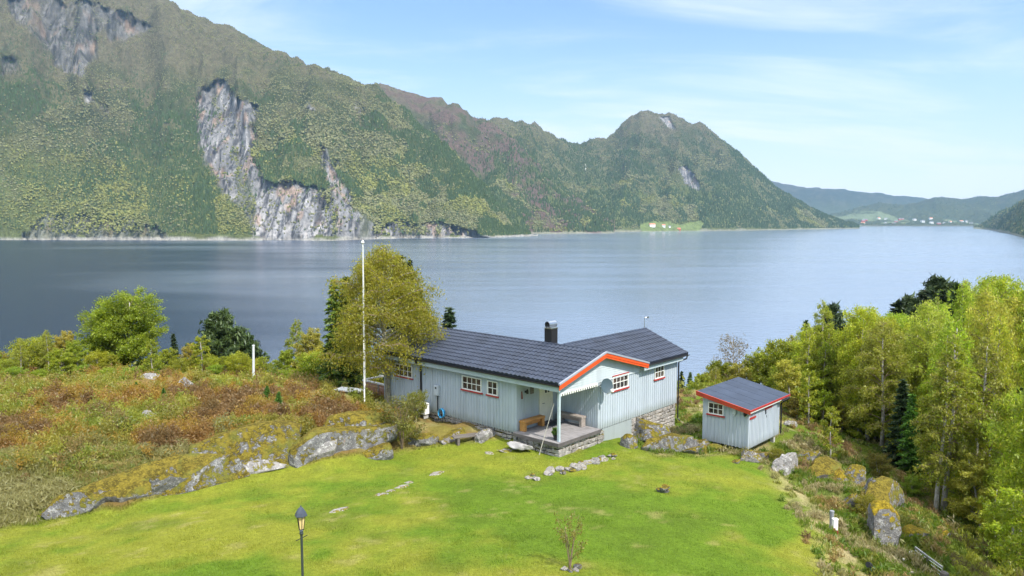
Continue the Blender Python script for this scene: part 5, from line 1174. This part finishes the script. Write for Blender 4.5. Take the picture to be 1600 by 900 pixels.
cA=pal(n1,0,r,HE);cB=pal(n1,0,r,GRS);m_=(r.rand(len(X))<t)[:,None];cols=np.where(m_,cA,cB)
nearr=ss(25,45,Y)
h_=m_[:,0]
V,c=clumps(X[h_],Y[h_],Z[h_]-.03,.36*(.5+.9*r.rand(h_.sum())),.50*(.35+1.2*r.rand(h_.sum())),84,np.full(h_.sum(),.05)+.02*nearr[h_],cols[h_],r,upd=.8,asp=2.2);VV.append(V);CCc.append(c)
h_=~h_
V,c=clumps(X[h_],Y[h_],Z[h_]-.03,.34*(.5+.9*r.rand(h_.sum())),.17*(.4+1.1*r.rand(h_.sum())),70,np.full(h_.sum(),.045)+.02*nearr[h_],cols[h_],r,upd=1.3,asp=4.2);VV.append(V);CCc.append(c)
k_=(r.rand(len(X))<.05)&(t>.5);V,c=clumps(X[k_],Y[k_],Z[k_]-.05,.6*(.6+.7*r.rand(k_.sum())),.75*(.6+.8*r.rand(k_.sum())),420,np.full(k_.sum(),.06),cols[k_]*np.array([.8,.85,.8]),r,upd=.8,asp=2.);VV.append(V);CCc.append(c)
V=np.concatenate(VV);c=np.concatenate(CCc);o=npmesh('heather',V,np.arange(len(V)).reshape(-1,4),M['leaf'],fcol=c);tag(o,'brown, orange and green heather covering the ground left of the cabin','heather',kind='stuff')
# right slopes: tufts of straw, grass and low scrub
X,Y,Z,px,py=scatter_px(9500,930,1640,585,930,r);L=lawn_mask(X,Y,Z);k=(r.rand(len(X))<.62)&((L<.25)|(inpoly(px,py,[(1180,720),(1240,730),(1340,870),(1345,910),(1290,910)])&(r.rand(len(X))<.25)))&(~inside_house(X,Y))&(Y<62)
X,Y,Z,px,py=[q[k] for q in (X,Y,Z,px,py)]
n1=fbm(X*.45,Y*.45,o=3,s=56)*1.3
SLOPE=[(.44,.37,.18),(.36,.33,.12),(.19,.26,.025),(.15,.24,.02),(.30,.30,.05),(.42,.30,.11),(.24,.28,.04),(.28,.18,.08)]
FL=[(.25,.29,.03),(.33,.36,.04),(.24,.20,.07),(.36,.37,.045),(.20,.26,.03)]
cols=np.where((Z<-3.6)[:,None]|(px>1480)[:,None],pal(n1,0,r,FL),pal(n1,0,r,SLOPE))
V,c=clumps(X,Y,Z-.02,.24*(.6+.8*r.rand(len(X))),.24*(.5+r.rand(len(X)))*np.where(Z<-3.6,2.2,1),50,np.full(len(X),.055),cols,r,upd=1.6,asp=3.6)
o=npmesh('rough_grass',V,np.arange(len(V)).reshape(-1,4),M['leaf'],fcol=c);tag(o,'tufts of straw and rough grass on the slope right of the lawn','grass',kind='stuff')
# shore slope and wood floor: dense scrub seen between the trees
n=9000;X=r.uniform(-70,75,n);Y=r.uniform(50,105,n);Z=gz(X,Y);k=(~inside_house(X,Y))&(Z<-1.2);X,Y,Z=X[k],Y[k],Z[k];n1=fbm(X*.12,Y*.12,o=3,s=57)*1.3
V,c=clumps(X,Y,Z,.8*(.6+.8*r.rand(len(X))),1.0*(.5+r.rand(len(X))),30,np.full(len(X),.2),pal(n1,0,r,[(.20,.23,.025),(.26,.30,.03),(.30,.31,.04),(.16,.18,.025),(.22,.19,.04)]),r)
o=npmesh('undergrowth',V,np.arange(len(V)).reshape(-1,4),M['leaf'],fcol=c);tag(o,'green scrub covering the slope down to the water and the floor of the wood','undergrowth',kind='stuff')
# lawn blades
def blades(X,Y,Z,h,w,lean,cols,r):
    n=len(X);a=r.rand(n)*6.28;d=np.stack([np.cos(a),np.sin(a),np.zeros(n)],1);la=r.rand(n)*6.28;l=np.stack([np.cos(la),np.sin(la),np.zeros(n)],1)*(lean*r.rand(n))[:,None]
    P=np.stack([X,Y,Z],1);w=(w*(.6+.8*r.rand(n)))[:,None];h=(h*(.5+.9*r.rand(n)))[:,None]
    return np.stack([P-d*w,P+d*w,P+l+np.array([0,0,1.])*h],1).reshape(-1,3),cols*(.78+.44*r.rand(n,1))
X,Y,Z,px,py=scatter_px(230000,-60,1480,676,925,r);L=lawn_mask(X,Y,Z);k=((L>.05)|((px>960)&(px<1470)&(py>700)))&(~inside_house(X,Y));X,Y,Z=X[k],Y[k],Z[k]
cl=gcol(X,Y,Z)*1.12;edge=ss(.0,.5,fbm(X*1.3,Y*1.3,o=3,s=61))
tall=(L[k]<.4)+.55*((L[k]<.97)&(L[k]>=.4));V,c=blades(X,Y,Z-.01,.035+.03*edge+.13*tall,.011+.004*tall,.05+.1*tall,cl,r)
o=npmesh('grass',V,np.arange(len(V)).reshape(-1,3),M['grass'],fcol=c);tag(o,'short bright green lawn grass','grass',kind='stuff')
# ------------------------------------------------------------ sky, sun, air
w=bpy.data.worlds.new('World');SC.world=w;w.use_nodes=True;t=w.node_tree;t.nodes.clear()
SUN_EL=math.radians(50);sd=Vector((.66,-.75,0)).normalized();SUN_ROT=math.atan2(sd.x,sd.y)
N=lambda k:t.nodes.new(k)
sky=N('ShaderNodeTexSky');sky.sky_type='NISHITA';sky.sun_disc=False;sky.sun_elevation=SUN_EL;sky.sun_rotation=SUN_ROT;sky.altitude=100;sky.air_density=1.;sky.dust_density=.25;sky.ozone_density=1.6
tc=N('ShaderNodeTexCoord');sep=N('ShaderNodeSeparateXYZ');t.links.new(tc.outputs['Generated'],sep.inputs[0])
def mth(op,a,b=0.):
    x=N('ShaderNodeMath');x.operation=op
    for i,v in enumerate((a,b)):
        if isinstance(v,(int,float)): x.inputs[i].default_value=v
        else: t.links.new(v,x.inputs[i])
    return x.outputs[0]
zz=mth('ADD',mth('MAXIMUM',sep.outputs[2],0.),.22);cx=mth('DIVIDE',sep.outputs[0],zz);cy=mth('DIVIDE',sep.outputs[1],zz)
cmb=N('ShaderNodeCombineXYZ');t.links.new(cx,cmb.inputs[0]);t.links.new(cy,cmb.inputs[1])
def cloud(scale,rot,sx,sy,lo,hi,det=7,rough=.6,off=(0,0,0)):
    mp=N('ShaderNodeMapping');mp.inputs['Scale'].default_value=(sx,sy,1);mp.inputs['Rotation'].default_value=(0,0,rot);mp.inputs['Location'].default_value=off;t.links.new(cmb.outputs[0],mp.inputs[0])
    ns=N('ShaderNodeTexNoise');ns.inputs['Scale'].default_value=scale;ns.inputs['Detail'].default_value=det;ns.inputs['Roughness'].default_value=rough;ns.inputs['Distortion'].default_value=.5;t.links.new(mp.outputs[0],ns.inputs['Vector'])
    r_=N('ShaderNodeMapRange');r_.interpolation_type='SMOOTHSTEP';t.links.new(ns.outputs[0],r_.inputs[0]);r_.inputs[1].default_value=lo;r_.inputs[2].default_value=hi;return r_.outputs[0]
c1=cloud(.8,.35,1.,2.6,.42,.74,off=(.3,.2,0));c2=cloud(2.2,.5,.7,3.2,.42,.8,8,.65)
hz_=N('ShaderNodeMapRange');hz_.interpolation_type='SMOOTHSTEP';t.links.new(sep.outputs[2],hz_.inputs[0]);hz_.inputs[1].default_value=.26;hz_.inputs[2].default_value=-.02;hz_.inputs[3].default_value=.0;hz_.inputs[4].default_value=.8
cov=mth('ADD',mth('MULTIPLY',c1,.7),mth('MULTIPLY',mth('MULTIPLY',c1,c2),.3));cov=mth('MINIMUM',mth('ADD',cov,hz_.outputs[0]),.92)
tn=N('ShaderNodeMix');tn.data_type='RGBA';tn.blend_type='MULTIPLY';tn.inputs[0].default_value=1;t.links.new(sky.outputs[0],tn.inputs[6]);tn.inputs[7].default_value=(.88,.925,1.02,1)
mx=N('ShaderNodeMix');mx.data_type='RGBA';t.links.new(cov,mx.inputs[0]);t.links.new(tn.outputs[2],mx.inputs[6]);mx.inputs[7].default_value=(6.2,6.3,6.5,1)
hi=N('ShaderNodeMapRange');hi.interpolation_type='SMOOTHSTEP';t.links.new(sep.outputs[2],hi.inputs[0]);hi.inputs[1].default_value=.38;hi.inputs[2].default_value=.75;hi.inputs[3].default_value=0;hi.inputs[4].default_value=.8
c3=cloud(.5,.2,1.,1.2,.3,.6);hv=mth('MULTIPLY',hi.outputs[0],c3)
mx2=N('ShaderNodeMix');mx2.data_type='RGBA';t.links.new(hv,mx2.inputs[0]);t.links.new(mx.outputs[2],mx2.inputs[6]);mx2.inputs[7].default_value=(19,19.3,19.6,1);mx=mx2  # bright unseen cloud overhead, added as soft fill light
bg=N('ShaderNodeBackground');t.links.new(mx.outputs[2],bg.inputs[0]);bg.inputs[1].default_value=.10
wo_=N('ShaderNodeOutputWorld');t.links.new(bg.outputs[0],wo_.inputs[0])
sl=bpy.data.lights.new('sun','SUN');sl.energy=3.5;sl.angle=math.radians(.6);sl.color=(1.,.96,.90);so=bpy.data.objects.new('sun',sl);C.objects.link(so)
dvec=Vector((sd.x*math.cos(SUN_EL),sd.y*math.cos(SUN_EL),math.sin(SUN_EL)));so.rotation_euler=dvec.to_track_quat('Z','Y').to_euler()
if HAZE:
    hm=bpy.data.materials.new('haze_air');hm.use_nodes=True;ht=hm.node_tree;ht.nodes.clear();pv=ht.nodes.new('ShaderNodeVolumePrincipled');ho=ht.nodes.new('ShaderNodeOutputMaterial');ht.links.new(pv.outputs[0],ho.inputs['Volume'])
    pv.inputs['Color'].default_value=(.40,.68,1.,1);pv.inputs['Density'].default_value=HAZE;pv.inputs['Anisotropy'].default_value=.1
    m=MB();m.box((-14500,-14500,-62),(14500,14500,2600));o=m.build('haze',hm);tag(o,kind='stuff')
cam=bpy.data.cameras.new('camera');co_=bpy.data.objects.new('camera',cam);C.objects.link(co_);co_.location=(0,0,ZC);co_.rotation_euler=(math.pi/2-TH,0,0)
cam.sensor_width=36;cam.lens=F/1600*36;cam.clip_end=40000;cam.clip_start=.1;SC.camera=co_
SC.view_settings.view_transform='Standard';SC.view_settings.look='None';SC.view_settings.exposure=EXPO;SC.view_settings.gamma=1
SC.cycles.max_bounces=6;SC.cycles.diffuse_bounces=3;SC.cycles.glossy_bounces=3;SC.cycles.transmission_bounces=4;SC.cycles.volume_bounces=0;SC.cycles.caustics_reflective=False;SC.cycles.caustics_refractive=False
SC.cycles.use_denoising=DN;SC.cycles.sample_clamp_indirect=6
